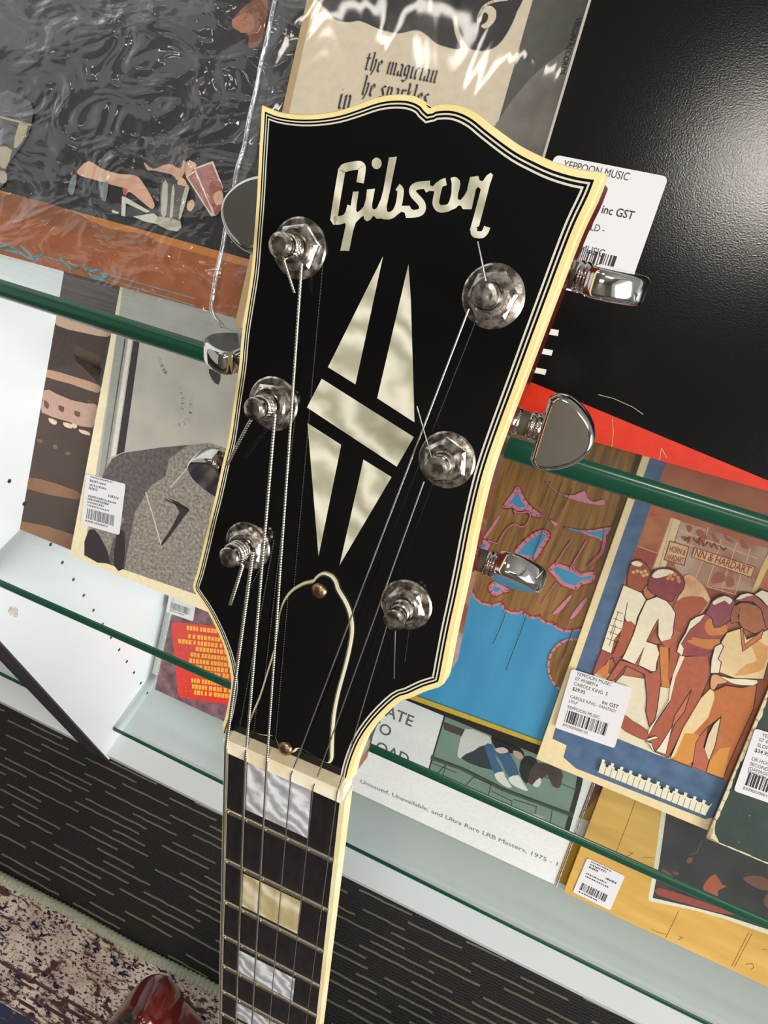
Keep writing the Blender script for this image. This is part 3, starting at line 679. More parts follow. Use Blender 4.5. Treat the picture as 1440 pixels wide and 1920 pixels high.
a.px(k3((555, 402), (732, 455), (688, 630), (502, 575)), brn); a.up(); a.px(k3((562, 412), (722, 460), (680, 618), (512, 568)), ink(208, 168, 128))
a.px(k3((778, 460), (1322, 638), (1290, 738), (748, 548)), brn); a.up(); a.px(k3((783, 468), (1314, 642), (1286, 728), (756, 544)), ink(208, 164, 122)); a.up()
def ptext(s, p, q, m, cap, bold=True, pl=None, art=None):
    pl = pl or pK; art = art or a
    A = Vector(pl.px(*p)); B = Vector(pl.px(*q)); d = B - A; vs, _ = text2d(s, bold); w = max(v[0] for v in vs)
    art.text(s, A.x, A.y, cap / .7, m, math.atan2(d.y, d.x), bold, sx=d.length / (w * cap / .7))
txb = ink(136, 66, 44)
ptext('NN & HARDART', *k3((768, 535), (1268, 705)), txb, 5.2)
ptext('HORN &', *k3((545, 495), (690, 535)), txb, 4.0); ptext('HARDART', *k3((522, 565), (672, 608)), txb, 4.0)
for ln in ([(690, 400), (740, 370), (720, 420)], [(770, 380), (800, 420), (830, 380), (820, 440)], [(850, 400), (860, 450), (900, 420)], [(920, 430), (930, 460), (960, 430), (990, 480)], [(1010, 450), (1040, 490), (1070, 470)]): a.line(k3(*ln), .9, txb)
a.up()
def fig(kf, pts, m, sm=2, ol=.55):
    q = [pK.px(x, y, a.k) for x, y in kf(*pts)]; q = smooth_pts(q, sm) if sm else q
    a.loc(q, m)
    if ol:
        a.up(.012)
        for r in ribbon(q + [q[0]], ol): a.loc(r, drk)
    a.up(.012)
# pavement behind the legs
a.px(kl((600, 400), (880, 420), (1250, 480), (1440, 500)) + k4((560, 430), (560, 1070), (440, 1030), (70, 880)), ink(220, 208, 180)); a.up()
fig(k3, [(690, 720), (760, 720), (850, 800), (920, 930), (880, 1020), (760, 1120), (610, 1150), (590, 1000), (640, 900)], mat('print_coat', (196, 132, 90), .45, var=(60, (226, 196, 150), .15)), 2, 0)
fig(k3, [(600, 960), (760, 900), (900, 960), (700, 1200), (590, 1190)], rst, 2, 0)
# couple at the back: left man
fig(kl, [(720, 90), (850, 170), (900, 20), (1060, -60), (1000, 120), (940, 220), (1020, 300), (970, 420), (870, 520), (890, 330), (840, 210), (780, 260), (700, 370), (590, 430), (640, 280)], ink(150, 78, 70), 0)
fig(kl, [(800, 230), (760, 300), (640, 400), (690, 440), (770, 470), (790, 350)], org, 2, 0)
fig(k3, [(215, 590), (290, 575), (350, 620), (388, 690), (375, 790), (300, 862), (240, 850), (175, 835), (180, 700)], ink(150, 78, 54))
fig(k3, [(210, 600), (260, 585), (310, 610), (290, 635), (230, 625)], cr, 2, 0)
for x, y in ((230, 690), (265, 680), (300, 690), (335, 680), (350, 710), (320, 720)): fig(k3, [(x - 18, y - 8), (x, y - 20), (x + 18, y - 5), (x, y + 14)], och, 2, 0)
fig(k3, [(315, 840), (385, 790), (430, 890), (350, 930)], ink(176, 104, 66), 2)
fig(k3, [(140, 800), (235, 842), (300, 868), (345, 935), (300, 1020), (262, 1100), (250, 1165), (185, 1160), (150, 1100), (175, 960), (130, 1200), (60, 1290), (30, 1420), (-60, 1380), (10, 1160)], cr, 0, .45)
fig(k3, [(150, 1130), (255, 1170), (200, 1340), (120, 1440), (40, 1440), (90, 1330)], rst, 2, 0)
for ln in ([(80, 1040), (130, 1060)], [(50, 1100), (130, 1130)], [(20, 1160), (125, 1200)], [(5, 1220), (110, 1260)], [(-10, 1280), (90, 1320)], [(95, 1040), (20, 1250)], [(70, 1160), (10, 1350)]): a.line(k3(*ln), .4, drk)
a.up()
# second man in a white suit
fig(k3, [(355, 830), (390, 700), (450, 655), (550, 650), (640, 690), (692, 780), (655, 875), (600, 900), (585, 945), (530, 945), (440, 900)], ink(132, 60, 62))
fig(k3, [(395, 720), (450, 665), (540, 662), (600, 690), (520, 720), (440, 740)], cr, 2, 0)
for x, y in ((560, 720), (600, 710), (630, 740), (580, 750), (540, 745), (640, 770)): fig(k3, [(x - 20, y - 8), (x, y - 22), (x + 20, y - 5), (x, y + 16)], tan, 2, 0)
fig(k4, [(110, 180), (-20, 370), (60, 360), (160, 230), (330, 310), (350, 520), (340, 640), (372, 780), (420, 720), (440, 640), (470, 420), (550, 60), (460, 40), (440, 260), (385, 300), (280, 230)], ink(166, 88, 70), 0)
fig(k4, [(460, 60), (545, 60), (550, 330), (560, 430), (480, 420)], org, 0, .4)
fig(k3, [(440, 905), (530, 945), (570, 990), (608, 1055), (590, 1180), (585, 1240), (560, 1300), (480, 1320), (450, 1260), (452, 1110), (400, 1200), (350, 1310), (440, 1340), (465, 1420)] + [(440, 1500), (430, 1580), (390, 1580), (270, 1520), (240, 1515), (125, 1465), (150, 1420), (230, 1240), (280, 1080), (345, 940)], cr, 0)
fig(k4, [(325, 70), (240, 225), (270, 240)], ink(150, 84, 70), 0, .3)
fig(k3, [(455, 1105), (440, 1180), (380, 1300), (345, 1310), (395, 1210)], rst, 0, .3)
fig(k3, [(480, 1310), (560, 1290), (590, 1240), (600, 1330), (540, 1370)], ink(176, 96, 66), 2, 0)
fig(k4, [(580, 330), (640, 130), (600, 20), (560, 30), (540, 360)], rst, 0, 0)
# woman in stripes
fig(k4, [(640, 110), (690, 150), (900, 140), (930, 300), (850, 480), (830, 560), (700, 760), (600, 960), (540, 1060), (430, 1010), (350, 880), (380, 820), (500, 640), (550, 560), (580, 400)], ink(166, 88, 64), 0)
fig(k4, [(650, 140), (690, 150), (610, 330), (560, 540), (460, 680), (370, 840), (352, 880), (370, 800), (500, 620), (548, 540), (560, 420), (590, 300)], cr, 0, 0)
fig(k4, [(750, 450), (690, 640), (600, 760), (560, 860), (580, 760), (600, 680), (690, 540)], ink(190, 110, 76), 0)
fig(k4, [(430, 1000), (470, 950), (580, 770), (520, 1030)], cr, 0, .4)
fig(k3, [(880, 1060), (790, 1090), (740, 1120), (700, 1220), (650, 1310), (615, 1400), (680, 1440), (850, 1440), (960, 1380), (1020, 1290), (1080, 1210), (1060, 1140)], ink(150, 74, 72), 0)
fig(k3, [(880, 1060), (790, 1090), (740, 1125), (700, 1230), (640, 1330), (620, 1400), (665, 1440), (690, 1380), (660, 1330), (740, 1200), (830, 1130)], cr, 0, .35)
fig(k3, [(870, 1150), (930, 1100), (960, 1180), (1060, 1150), (1075, 1220), (1020, 1250), (930, 1255), (880, 1220)], org, 2, 0)
fig(k3, [(760, 1270), (860, 1290), (1010, 1290), (970, 1370), (850, 1350), (770, 1320)], org, 2, 0)
fig(k4, [(720, 0), (960, 10), (940, 80), (850, 70), (740, 30)], org, 2, 0); fig(k4, [(690, 70), (860, 90), (930, 110), (900, 150), (700, 130)], ink(140, 64, 72), 2, 0)
fig(k3, [(890, 1030), (940, 945), (990, 905), (1060, 895), (1135, 940), (1140, 1000), (1120, 1090), (1060, 1150), (960, 1185), (935, 1100), (880, 1060)], pur)
fig(k3, [(945, 950), (1050, 900), (1120, 935), (1090, 975), (1050, 940), (960, 980)], cr, 2, 0)
# man with hat
fig(k3, [(1150, 985), (1200, 960), (1260, 960), (1370, 1000), (1420, 1110), (1440, 1200), (1320, 1240), (1210, 1190), (1175, 1130), (1180, 1075)], ink(160, 98, 66), 0)
fig(k3, [(1100, 1080), (1135, 980), (1190, 1010), (1170, 1080), (1180, 1130), (1110, 1150)], ink(150, 86, 60), 0, .3)
fig(k3, [(1140, 940), (1190, 885), (1260, 870), (1320, 890), (1400, 960), (1500, 1060), (1500, 1240), (1420, 1180), (1380, 1020), (1300, 950), (1200, 950)], ink(150, 84, 80), 0)
fig(k3, [(1315, 885), (1385, 845), (1480, 880), (1520, 1000), (1440, 1000), (1380, 930)], cr, 0)
fig(k3, [(1150, 930), (1200, 890), (1260, 875), (1310, 893), (1250, 905), (1190, 930)], cr, 0, 0)
fig(k3, [(1070, 1230), (1210, 1185), (1250, 1290), (1440, 1200), (1520, 1300), (1520, 1500)] + [(1440, 1500), (1400, 1650), (1140, 1640), (1010, 1590), (940, 1570), (980, 1420), (1020, 1310)], ink(220, 192, 142), 0)
fig(k4, [(1020, 30), (960, 60), (930, 180), (920, 300), (1000, 300), (1020, 200), (990, 170), (1040, 60)], cr, 0)
fig(k4, [(1280, 0), (1440, 60), (1400, 250), (1300, 300), (1140, 320), (1250, 220), (1340, 180)], ink(206, 150, 90), 2, 0)
fig(k3, [(1190, 1190), (1220, 1220), (1230, 1340), (1400, 1200), (1380, 1280), (1210, 1400)], ink(190, 110, 72), 0, .35)
fig(k4, [(950, 460), (1060, 410), (1200, 430), (1340, 400), (1310, 620), (1180, 900), (1060, 1180), (1030, 1250), (880, 1190), (990, 800), (1018, 690), (900, 780), (820, 870), (780, 940), (750, 1145), (560, 1070), (680, 800), (830, 560), (920, 450)], ink(182, 104, 58), 0)
fig(k4, [(950, 460), (960, 520), (900, 700), (780, 830), (690, 900), (600, 1050), (560, 1070), (680, 790), (840, 520), (920, 440)], ink(222, 196, 148), 0, 0)
fig(k4, [(690, 840), (780, 840), (830, 870), (790, 940), (760, 1100), (700, 1120), (590, 1070)], ink(204, 138, 62), 0, 0)
fig(k4, [(1000, 980), (1100, 960), (1040, 1240), (890, 1190), (920, 1080)], ink(204, 138, 62), 0, 0)
fig(k4, [(1018, 690), (965, 950), (905, 1100), (860, 1000), (900, 860), (950, 760)], ink(216, 196, 160), 0)
fig(k4, [(900, 780), (830, 860), (790, 930), (760, 1140), (880, 1190), (905, 1090), (860, 960), (890, 850)], ink(176, 96, 74), 0, .3)
fig(k4, [(930, 320), (985, 310), (1080, 350), (1060, 390), (990, 400), (960, 450), (920, 430)], ink(210, 150, 108), 2)
fig(k4, [(1000, 320), (1100, 345), (1340, 360), (1310, 410), (1150, 400), (1080, 370)], cr, 2, .3)
# shoes and piano keys
fig(k4, [(150, 680), (230, 740), (350, 810), (350, 900), (230, 860), (110, 780)], ink(160, 84, 64), 2, .3)
for q in ([(350, 890), (430, 865), (455, 880), (360, 910)], [(330, 910), (390, 930), (420, 1010), (395, 990), (380, 950)]): fig(k4, q, cr, 0, .3)
kx = kb
key = ink(222, 214, 188)
pts = [(190, 12)]
n = 24
for i in range(n):
    x = 190 + 790 * i / n; y = 12 + 318 * i / n; dx = 790 / n; dy = 318 / n
    notch = (i % 12) in (1, 3, 6, 8, 10)
    o = 0 if i % 2 == 0 else (26 if not notch else 40)
    pts += [(x - o * .3, y + o), (x + dx * .62 - o * .3, y + dy * .62 + o)]
    pts += [(x + dx * .62 - 8, y + dy * .62 + 22), (x + dx - 8, y + dy + 22)]
pts += [(980, 325), (930, 420), (160, 108)]
a.up(); a.px(kx(*pts), key); a.up(.012)
for i in range(1, 19):
    t = i / 19; a.line(kx((160 + 770 * t, 108 + 312 * t), (160 + 770 * t + 20, 108 + 312 * t - 62)), .35, ink(70, 74, 84))
obj('cover_print', a.mb, rK)
tl = pK.px(*kl((340, 342))[0]); tr = pK.px(*kl((1090, 592))[0])
price_label(rK, pK, tl, math.atan2(tr[1] - tl[1], tr[0] - tl[0]) + .012,
            [(.10, .075, 4.2, 'YEPPOON MUSIC', 0), (.10, .155, 4.0, '07 49388914', 0), (.10, .24, 4.2, 'CAROLE KING  E', 0), (.10, .325, 4.1, '$29.95', True), (.61, .38, 4.3, 'inc GST', True), (.10, .455, 3.7, 'CAROLE KING - FANTASY', 0), (.10, .53, 3.6, 'LP/LP', 0), (.10, .632, 4.0, 'YEPPOON MUSIC', 0)], True, 'B939003000130', seed=21, h=1.9)

# --- dark green sleeve with torn edge
uH = left_of((1334, 1556), 205, Z2) - 1.0
green = mat('print_dark_green', (40, 58, 50), .5, var=(60, (52, 70, 60), .2), bump=(500, .1))
rH, pH, a = sleeve('dark green record sleeve with torn cream edges and price label, middle shelf far right', green, uH, 205, Z2, board=ink(206, 190, 150))
lf = k4((1500, 60), (1440, 215), (1362, 405), (1290, 580), (1180, 880), (1100, 1080), (1030, 1290), (980, 1400), (948, 1480), (925, 1640))
b0 = kb((930, 510), (965, 555), (1000, 570), (1060, 602), (1110, 625), (1180, 655), (1290, 700), (1382, 735), (1900, 960))
A_ = [pH.px(x, y, a.k) for x, y in lf]
edge = []
for i, p in enumerate(A_):
    edge.append((1.6 + 1.1 * math.sin(i * 2.3), p[1]))
fiber = ink(214, 200, 164)
for i in range(40):
    v = 4 + i * 7.8; w0 = 1.0 + 1.3 * random.random()
    a.loc([(0, v - 5), (w0, v - 4), (w0 + .8 * random.random(), v), (w0, v + 4), (0, v + 5)], fiber)
for i in range(40):
    u = 2 + i * 7.8; w0 = .8 + 1.2 * random.random()
    a.loc([(u - 5, 0), (u + 5, 0), (u + 4, w0), (u, w0 + .8 * random.random()), (u - 4, w0)], fiber)
a.loc([(0, 0), (9, 0), (6.5, 3), (4, 5.5), (2.5, 9), (1.5, 14), (0, 14)], fiber); a.up()
for i in range(26):
    u, v = random.uniform(4, 120), random.uniform(4, 160); a.loc([(u, v), (u + .5, v), (u + .5, v + .7), (u, v + .5)], ink(190, 186, 168))
obj('cover_print', a.mb, rH)
tl = pH.px(*k4((1322, 790))[0]); tr = pH.px(*k4((1440, 830))[0])
price_label(rH, pH, tl, math.atan2(tr[1] - tl[1], tr[0] - tl[0]) + .02,
            [(.12, .085, 4.0, 'YEPPOON MUSIC', 0), (.10, .165, 4.0, '07 49388914', 0), (.10, .25, 4.1, 'SLOP', 0), (.09, .335, 4.1, '$34.95', True), (.09, .47, 3.8, 'DR HOOK', 0), (.09, .55, 3.8, 'SECONDS', 0), (.09, .63 - .01, 3.6, '(DAMAGE', 0), (.09, .69 - .012, 3.4, 'YEPPOON', 0)], True, 'B93900300012', seed=33)

# --- lowest shelf
Z3 = -895
rR, pR, a = sleeve('maroon mottled record sleeve with a red sticker, lowest shelf left', mat('print_maroon', (84, 62, 70), .45, var=(55, (150, 112, 120), .16)), left_of((290, 1293), 243, Z3), 243, Z3)
k7 = z(280, 1090, 7.11)
q = k7((290, 560), (330, 540), (870, 592), (1300, 640), (1300, 1700), (1050, 1648), (450, 1555), (400, 1530), (375, 1480), (335, 1000), (300, 700))
obj('cover_print', a.mb, rR)
st = Art(pR, 315, 315, .5); st.px(q, ink(216, 62, 52, .3)); st.up()
yel = ink(244, 176, 62)
rnd = random.Random(3)
for i, (xa, y0) in enumerate(((500, 590), (520, 700), (385, 765), (620, 870), (550, 945), (530, 1025), (555, 1105), (620, 1185), (560, 1290), (570, 1370), (600, 1450))):
    x = xa
    while x < 1250:
        w_ = rnd.uniform(26, 44); s_ = (x - xa) * .115
        st.px(k7((x, y0 + s_), (x + w_, y0 + s_ + w_ * .12), (x + w_ - 3, y0 + s_ + w_ * .12 + 58), (x - 3, y0 + s_ + 58)), yel); x += w_ + (9 if rnd.random() < .8 else 26)
    st.up(.01)
for i in range(150):
    x = rnd.uniform(400, 1200); y0 = rnd.uniform(620, 1560); st.px(k7((x, y0), (x + 14, y0 + 3), (x + 13, y0 + 16), (x, y0 + 14)), ink(226, 120, 56))
obj('promo_sticker', st.mb, rR, 'red sticker with yellow lettering')
tl = pR.px(*k7((270, 60))[0]); tr = pR.px(*k7((690, 190))[0])
price_label(rR, pR, pR.px(*k7((300, -25))[0]), math.atan2(tr[1] - tl[1], tr[0] - tl[0]) - .02, [(.1, .92, 1.8, '~24', 0)], True, None, blur=True, seed=41)
b = MB(); b.tube([pR.at(-1.0, v, .8) for v in range(0, 316, 9)], .9e-3, film_edge, 8)
obj('plastic_edge', b, rR)

uL2 = sleeve_plane(0, 231.5, Z3).px(1040, 1655)[0]
rL, pL, a = sleeve('white sleeve with grey capitals and a photo of people on stone steps, lowest shelf', ink(232, 233, 230), uL2 - 315, 231.5, Z3)
gray_t = ink(92, 94, 94)
k5 = z(660, 1300, 3.064)
def rtext(s, p, dirpx, cap):
    A = Vector(pL.px(*p)); a.text(s, A.x, A.y, cap / .7, gray_t, 0, True, align=2)
capv = abs(pL.px(*k5((352, 130))[0])[1] - pL.px(*k5((340, 192))[0])[1])
rtext('LATE', k5((342, 192))[0], None, capv); rtext('TO', k5((216, 252))[0], None, capv); rtext('LOAD', k5((318, 412))[0], None, capv)
a.px(k5((545, 70), (720, 130), (1100, 270), (1352, 365), (1318, 540), (1235, 840), (425, 480)), ink(36, 40, 40)); a.up()
stn = mat('print_steps', (118, 146, 130), .45, var=(60, (130, 150, 136), .2))
a.px(k5((552, 80), (720, 140), (1090, 280), (1310, 370), (1280, 560), (1215, 800), (438, 466)), stn); a.up()
dl = ink(46, 56, 54)
for ln in ([(470, 370), (640, 430), (860, 540), (1270, 700)], [(460, 400), (600, 455)], [(480, 470), (540, 410), (520, 480)], [(640, 540), (700, 480), (800, 520), (780, 600)], [(800, 560), (860, 590), (920, 620), (910, 660)], [(930, 610), (1060, 650), (1045, 720)], [(1150, 670), (1140, 740)], [(440, 440), (620, 530), (800, 600), (1000, 690), (1220, 780)], [(1060, 460), (1300, 560)]): a.line(k5(*ln), 1.0, dl)
a.px(k5((520, 160), (650, 210), (640, 250), (530, 210)), ink(74, 62, 60)); a.px(k5((455, 355), (640, 425), (880, 545), (1275, 690), (1270, 715), (860, 560), (620, 440), (450, 380)), ink(66, 82, 76)); a.up()
for q, c in (([(650, 205), (745, 228), (790, 250), (800, 290), (740, 310), (690, 350), (620, 375), (608, 330)], (206, 204, 198)), ([(625, 372), (700, 330), (760, 298), (800, 380), (845, 440), (740, 425)], (44, 54, 62)), ([(762, 298), (808, 296), (830, 380), (868, 450), (822, 468), (790, 390)], (58, 96, 130)),
             ([(815, 330), (860, 318), (905, 340), (960, 462), (905, 485), (860, 400)], (58, 92, 124)), ([(820, 462), (868, 450), (880, 480), (918, 540), (880, 535), (835, 500)], (226, 224, 218)), ([(900, 485), (955, 470), (980, 510), (1012, 560), (970, 550), (915, 520)], (226, 224, 218)),
             ([(805, 240), (950, 300), (990, 360), (900, 340), (820, 310)], (30, 32, 34)), ([(925, 330), (970, 340), (985, 378), (940, 370)], (196, 162, 140)), ([(990, 360), (1060, 380), (1060, 450), (1000, 520), (960, 440)], (34, 34, 36)), ([(1055, 395), (1200, 440), (1205, 500), (1190, 545), (1150, 530), (1120, 470), (1060, 520), (1010, 510)], (72, 60, 54)),
             ([(1038, 525), (1078, 485), (1088, 510), (1068, 540)], (222, 216, 206)), ([(820, 320), (870, 310), (900, 335), (850, 345)], (214, 198, 180)), ([(1040, 690), (1100, 710), (1090, 730), (1030, 710)], (176, 160, 150))):
    a.px(k5(*q), ink(*c), 2); a.up(.012)
A = Vector(pL.px(*k5((45, 512))[0])); B = Vector(pL.px(*k5((1178, 992))[0])); d = B - A; s_ = 'Unissued, Unavailable, and Ultra Rare LRB Masters, 1975 - 1'
vs, _ = text2d(s_); wd = max(v[0] for v in vs)
a.text(s_, A.x, A.y, 7.4, ink(130, 130, 126), math.atan2(d.y, d.x), sx=d.length / (wd * 7.4)); a.up()
obj('cover_print', a.mb, rL)
b = MB(); b.tube([pL.at(317.5, v, .5) for v in range(0, 316, 9)], 1.4e-3, film_edge, 8)
b.add([pL.at(-2, -1, 1.1), pL.at(318, -1, 1.1), pL.at(318, 316, 1.1), pL.at(-2, 316, 1.1)], [[0, 1, 2, 3]], thin('smooth_film', 1.45, .9, .02))
obj('plastic_outer', b, rL, 'clear plastic cover')

rU, pU, a = sleeve('mustard sleeve showing as a thin strip between the white and yellow sleeves', ink(160, 122, 32), left_of((1060, 1664), 236, Z3) - 308, 236, Z3)
a.px(k5((1320, 440), (1440, 480), (1440, 560), (1300, 720), (1260, 700)), ink(112, 62, 52)); a.up()
a.px(k5((1300, 715), (1400, 745), (1350, 880), (1250, 850)), ink(196, 192, 190)); a.up()
obj('cover_print', a.mb, rU)

uY = left_of((1058, 1668), 228.6, Z3)
ywood = mat('print_yellow_planks', (206, 160, 78), .45, var=(9, (226, 182, 96), .18), stretch=(1.2, 7, 1))
rY, pY, a = sleeve('yellow wood grain record sleeve with a dark photo pinned on it, lowest shelf right', ywood, uY, 228.6, Z3)
a.px(kb((618, 372), (648, 385), (2300, 900), (2300, 1560), (1382, 1275), (1060, 1160), (850, 1100), (525, 1035), (522, 1000), (560, 800)), ink(218, 216, 190)); a.up()
a.px(kb((650, 395), (2300, 905), (2300, 1530), (1382, 1240), (1060, 1135), (850, 1080), (552, 1012), (600, 760)), mat('print_night', (50, 54, 58), .4, var=(24, (74, 68, 68), .2))); a.up()
a.px(kb((600, 940), (830, 1010), (1000, 1070), (1160, 1130), (1060, 1125), (850, 1070), (585, 990)), ink(146, 74, 64), 2); a.px(kb((930, 900), (1000, 840), (1050, 915), (1085, 930), (1020, 960), (1020, 1010), (920, 960)), ink(176, 92, 70), 2)
for q in ([(1200, 870), (1290, 850), (1382, 880), (1382, 960), (1280, 930)], [(1360, 1000), (1400, 990), (1400, 1090), (1355, 1060)], [(700, 820), (740, 830), (730, 850), (700, 840)], [(800, 730), (840, 720), (830, 760), (800, 760)], [(620, 800), (700, 860), (640, 880)]): a.px(kb(*q), ink(122, 80, 70), 2)
a.line(kb((905, 600), (870, 690), (820, 700)), .5, ink(120, 104, 80)); a.up()
pk = ink(120, 90, 40)
for ln in ([(430, 305), (380, 450), (290, 680), (265, 710)], [(740, 1105), (700, 1190), (645, 1300)], [(1245, 1260), (1120, 1505)], [(1270, 1265), (1140, 1510)], [(540, 1235), (590, 1260), (650, 1275)], [(370, 680), (410, 690), (360, 720)], [(480, 720), (560, 725)], [(740, 1290), (770, 1300), (735, 1315)], [(1220, 1490), (1270, 1485), (1280, 1510), (1260, 1530)], [(1340, 1380), (1370, 1385)]): a.line(kb(*ln), .45, pk)
obj('cover_print', a.mb, rY)
kY = z(640, 1240, 1.8)
tl = pY.px(*kY((830, 662))[0]); tr = pY.px(*kY((962, 725))[0])
price_label(rY, pY, tl, math.atan2(tr[1] - tl[1], tr[0] - tl[0]),
            [(.12, .06, 1.6, '~22', 0), (.12, .14, 2, '~18', 0), (.12, .22, 2.6, '~10', 0), (.6, .3, 2.6, '~12', 0), (.12, .40, 1.8, '~22', 0), (.12, .48, 1.8, '~26', 0), (.12, .93, 1.8, '~22', 0)], True, None, seed=52)

# ------------------------------------------------------------------ rug
def rug_mat():
    m = mat('distressed_rug', (200, 184, 168), .95, spec=.05); nt = m.node_tree; N = nt.nodes; L = nt.links
    tc = N.new('ShaderNodeTexCoord'); sp = N.new('ShaderNodeSeparateXYZ'); L.new(tc.outputs['Object'], sp.inputs[0])
    def nz(s, d, st, off=0):
        mp = N.new('ShaderNodeMapping'); mp.inputs['Scale'].default_value = st; mp.inputs['Location'].default_value = (off, off, 0); L.new(tc.outputs['Object'], mp.inputs[0])
        n = N.new('ShaderNodeTexNoise'); n.inputs['Scale'].default_value = s; n.inputs['Detail'].default_value = d; n.inputs['Distortion'].default_value = .6; L.new(mp.outputs[0], n.inputs['Vector']); return n.outputs['Fac']
    def ramp(v, stops):
        r = N.new('ShaderNodeValToRGB'); e = r.color_ramp.elements
        e[0].position = stops[0][0]; e[0].color = stops[0][1]; e[1].position = stops[-1][0]; e[1].color = stops[-1][1]
        for p, c in stops[1:-1]: x = e.new(p); x.color = c
        L.new(v, r.inputs[0]); return r.outputs[0]
    def mix(f, a_, b_):
        x = N.new('ShaderNodeMix'); x.data_type = 'RGBA'; L.new(f, x.inputs[0])
        for i, v in ((6, a_), (7, b_)):
            if isinstance(v, tuple): x.inputs[i].default_value = v
            else: L.new(v, x.inputs[i])
        return x.outputs[2]
    w0, w1 = (0, 0, 0, 1), (1, 1, 1, 1)
    base = ramp(nz(26, 4, (1, 1, 1)), [(.35, lin(214, 198, 182)), (.65, lin(176, 156, 144))])
    big = ramp(nz(48, 3, (1, 1.2, 1)), [(.50, w0), (.56, w1)])
    speck = ramp(nz(210, 3, (.7, 1.2, 1), 3), [(.50, w0), (.57, w1)])
    fine = ramp(nz(420, 2, (.5, 1, 1), 7), [(.56, w0), (.62, w1)])
    mk = N.new('ShaderNodeMath'); mk.operation = 'MULTIPLY'; L.new(big, mk.inputs[0]); L.new(speck, mk.inputs[1])
    c = mix(mk.outputs[0], base, lin(38, 36, 62))
    br = ramp(nz(70, 4, (.6, 1.6, 1), 11), [(.55, w0), (.62, w1)])
    c = mix(br, c, lin(86, 58, 54)); c = mix(fine, c, lin(52, 44, 58))
    # darker field inside the border
    st = N.new('ShaderNodeMath'); st.operation = 'LESS_THAN'; st.inputs[1].default_value = .60; L.new(sp.outputs['Y'], st.inputs[0])
    st2 = N.new('ShaderNodeMath'); st2.operation = 'MULTIPLY'; L.new(st.outputs[0], st2.inputs[0]); L.new(ramp(nz(60, 4, (1, 1, 1), 17), [(.40, w0), (.50, w1)]), st2.inputs[1])
    c = mix(st2.outputs[0], c, lin(54, 56, 74))
    sn = N.new('ShaderNodeMath'); sn.operation = 'SINE'; s2 = N.new('ShaderNodeMath'); s2.operation = 'MULTIPLY'; s2.inputs[1].default_value = 900; L.new(sp.outputs['Y'], s2.inputs[0]); L.new(s2.outputs[0], sn.inputs[0])
    bnd = ramp(sp.outputs['Y'], [(.598, w0), (.602, w1), (.632, w1), (.636, w0)])
    bs = N.new('ShaderNodeMath'); bs.operation = 'GREATER_THAN'; bs.inputs[1].default_value = .1; L.new(sn.outputs[0], bs.inputs[0])
    b2 = N.new('ShaderNodeMath'); b2.operation = 'MULTIPLY'; L.new(bnd, b2.inputs[0]); L.new(bs.outputs[0], b2.inputs[1])
    b3 = N.new('ShaderNodeMath'); b3.operation = 'MULTIPLY'; L.new(b2.outputs[0], b3.inputs[0]); L.new(ramp(nz(80, 3, (.4, 1, 1), 5), [(.42, w0), (.5, w1)]), b3.inputs[1])
    c = mix(b3.outputs[0], c, lin(74, 52, 54))
    L.new(c, N['Principled BSDF'].inputs['Base Color'])
    return m
rugm = Matrix.Translation(Vector((-.25, -.72, 0))) @ Matrix.Rotation(math.radians(1.85), 4, 'Z')
rug = thing('rug', 'distressed cream and navy patterned rug with pale bound edge on the dark carpet', 'rug', rugm)
RW, RD, RT = 1.6, .70, .007
b = MB(); P_ = lambda x, y, zz: rugm @ Vector((x, y, zz))
b.box(P_(-RW, -RD, 0), P_(RW, 0, 0) - P_(-RW, 0, 0), P_(0, RD - .004, 0) - P_(0, -RD, 0), Vector((0, 0, RT)), rug_mat())
obj('pile', b, rug)
b = MB(); pts = []
bindm = mat('rug_binding', (178, 182, 160), .95, spec=.05, var=(300, (150, 154, 134), .2), bump=(500, .6))
rr = []
for i in range(-800, 801):
    x = i * .002; rr.append(.0058 + .0007 * math.sin(i * 2.1))
b.tube([P_(i * .002, RD + .0015 * mnoise.noise(Vector((i * .02, 0, 0))), .0052) for i in range(-800, 801)], rr, bindm, 8)
obj('edge_binding', b, rug, 'pale overlocked edge binding')

# ------------------------------------------------------------------ electric guitar
HD = Plane(W(-65.848, 59.044, -230.555), Vector((.999472, .015189, -.028735)), Vector((-.016288, -.530978, -.847229)), Vector((-.028126, .84725, -.53045)))
NK = Plane(W(-65.088, 56.003, -233.09), Vector((.999761, .021846, .000226)), Vector((.007542, -.33542, -.942038)), Vector((-.020504, .941815, -.335505)))
# in both frames: u to the right, v from nut towards the body, N away from the player (into the wood)
BODY_END = 724
gt = thing('electric_guitar', 'cherry electric guitar with black headstock and pearl inlays, standing before the record rack', 'guitar', Matrix.Translation(NK.at(0, BODY_END, 25)))
def gslab(pl, pts, h0, h1, m, m_side=None, flare=0):
    """solid from an outline in plane millimetres, front at h0, back at h1 (h grows away from the viewer)"""
    b = MB(); ar = sum(pts[i - 1][0] * p[1] - p[0] * pts[i - 1][1] for i, p in enumerate(pts))
    if ar < 0: pts = pts[::-1]
    back = offset_poly(pts, flare) if flare else pts
    A = [pl.at(u, v, h0) for u, v in pts]; B = [pl.at(u, v, h1) for u, v in back]
    b.poly(A, m); b.poly(B[::-1], m_side or m)
    n = len(pts); b.add(A + B, [[i, i + n, (i + 1) % n + n, (i + 1) % n] for i in range(n)], m_side or m)
    return b
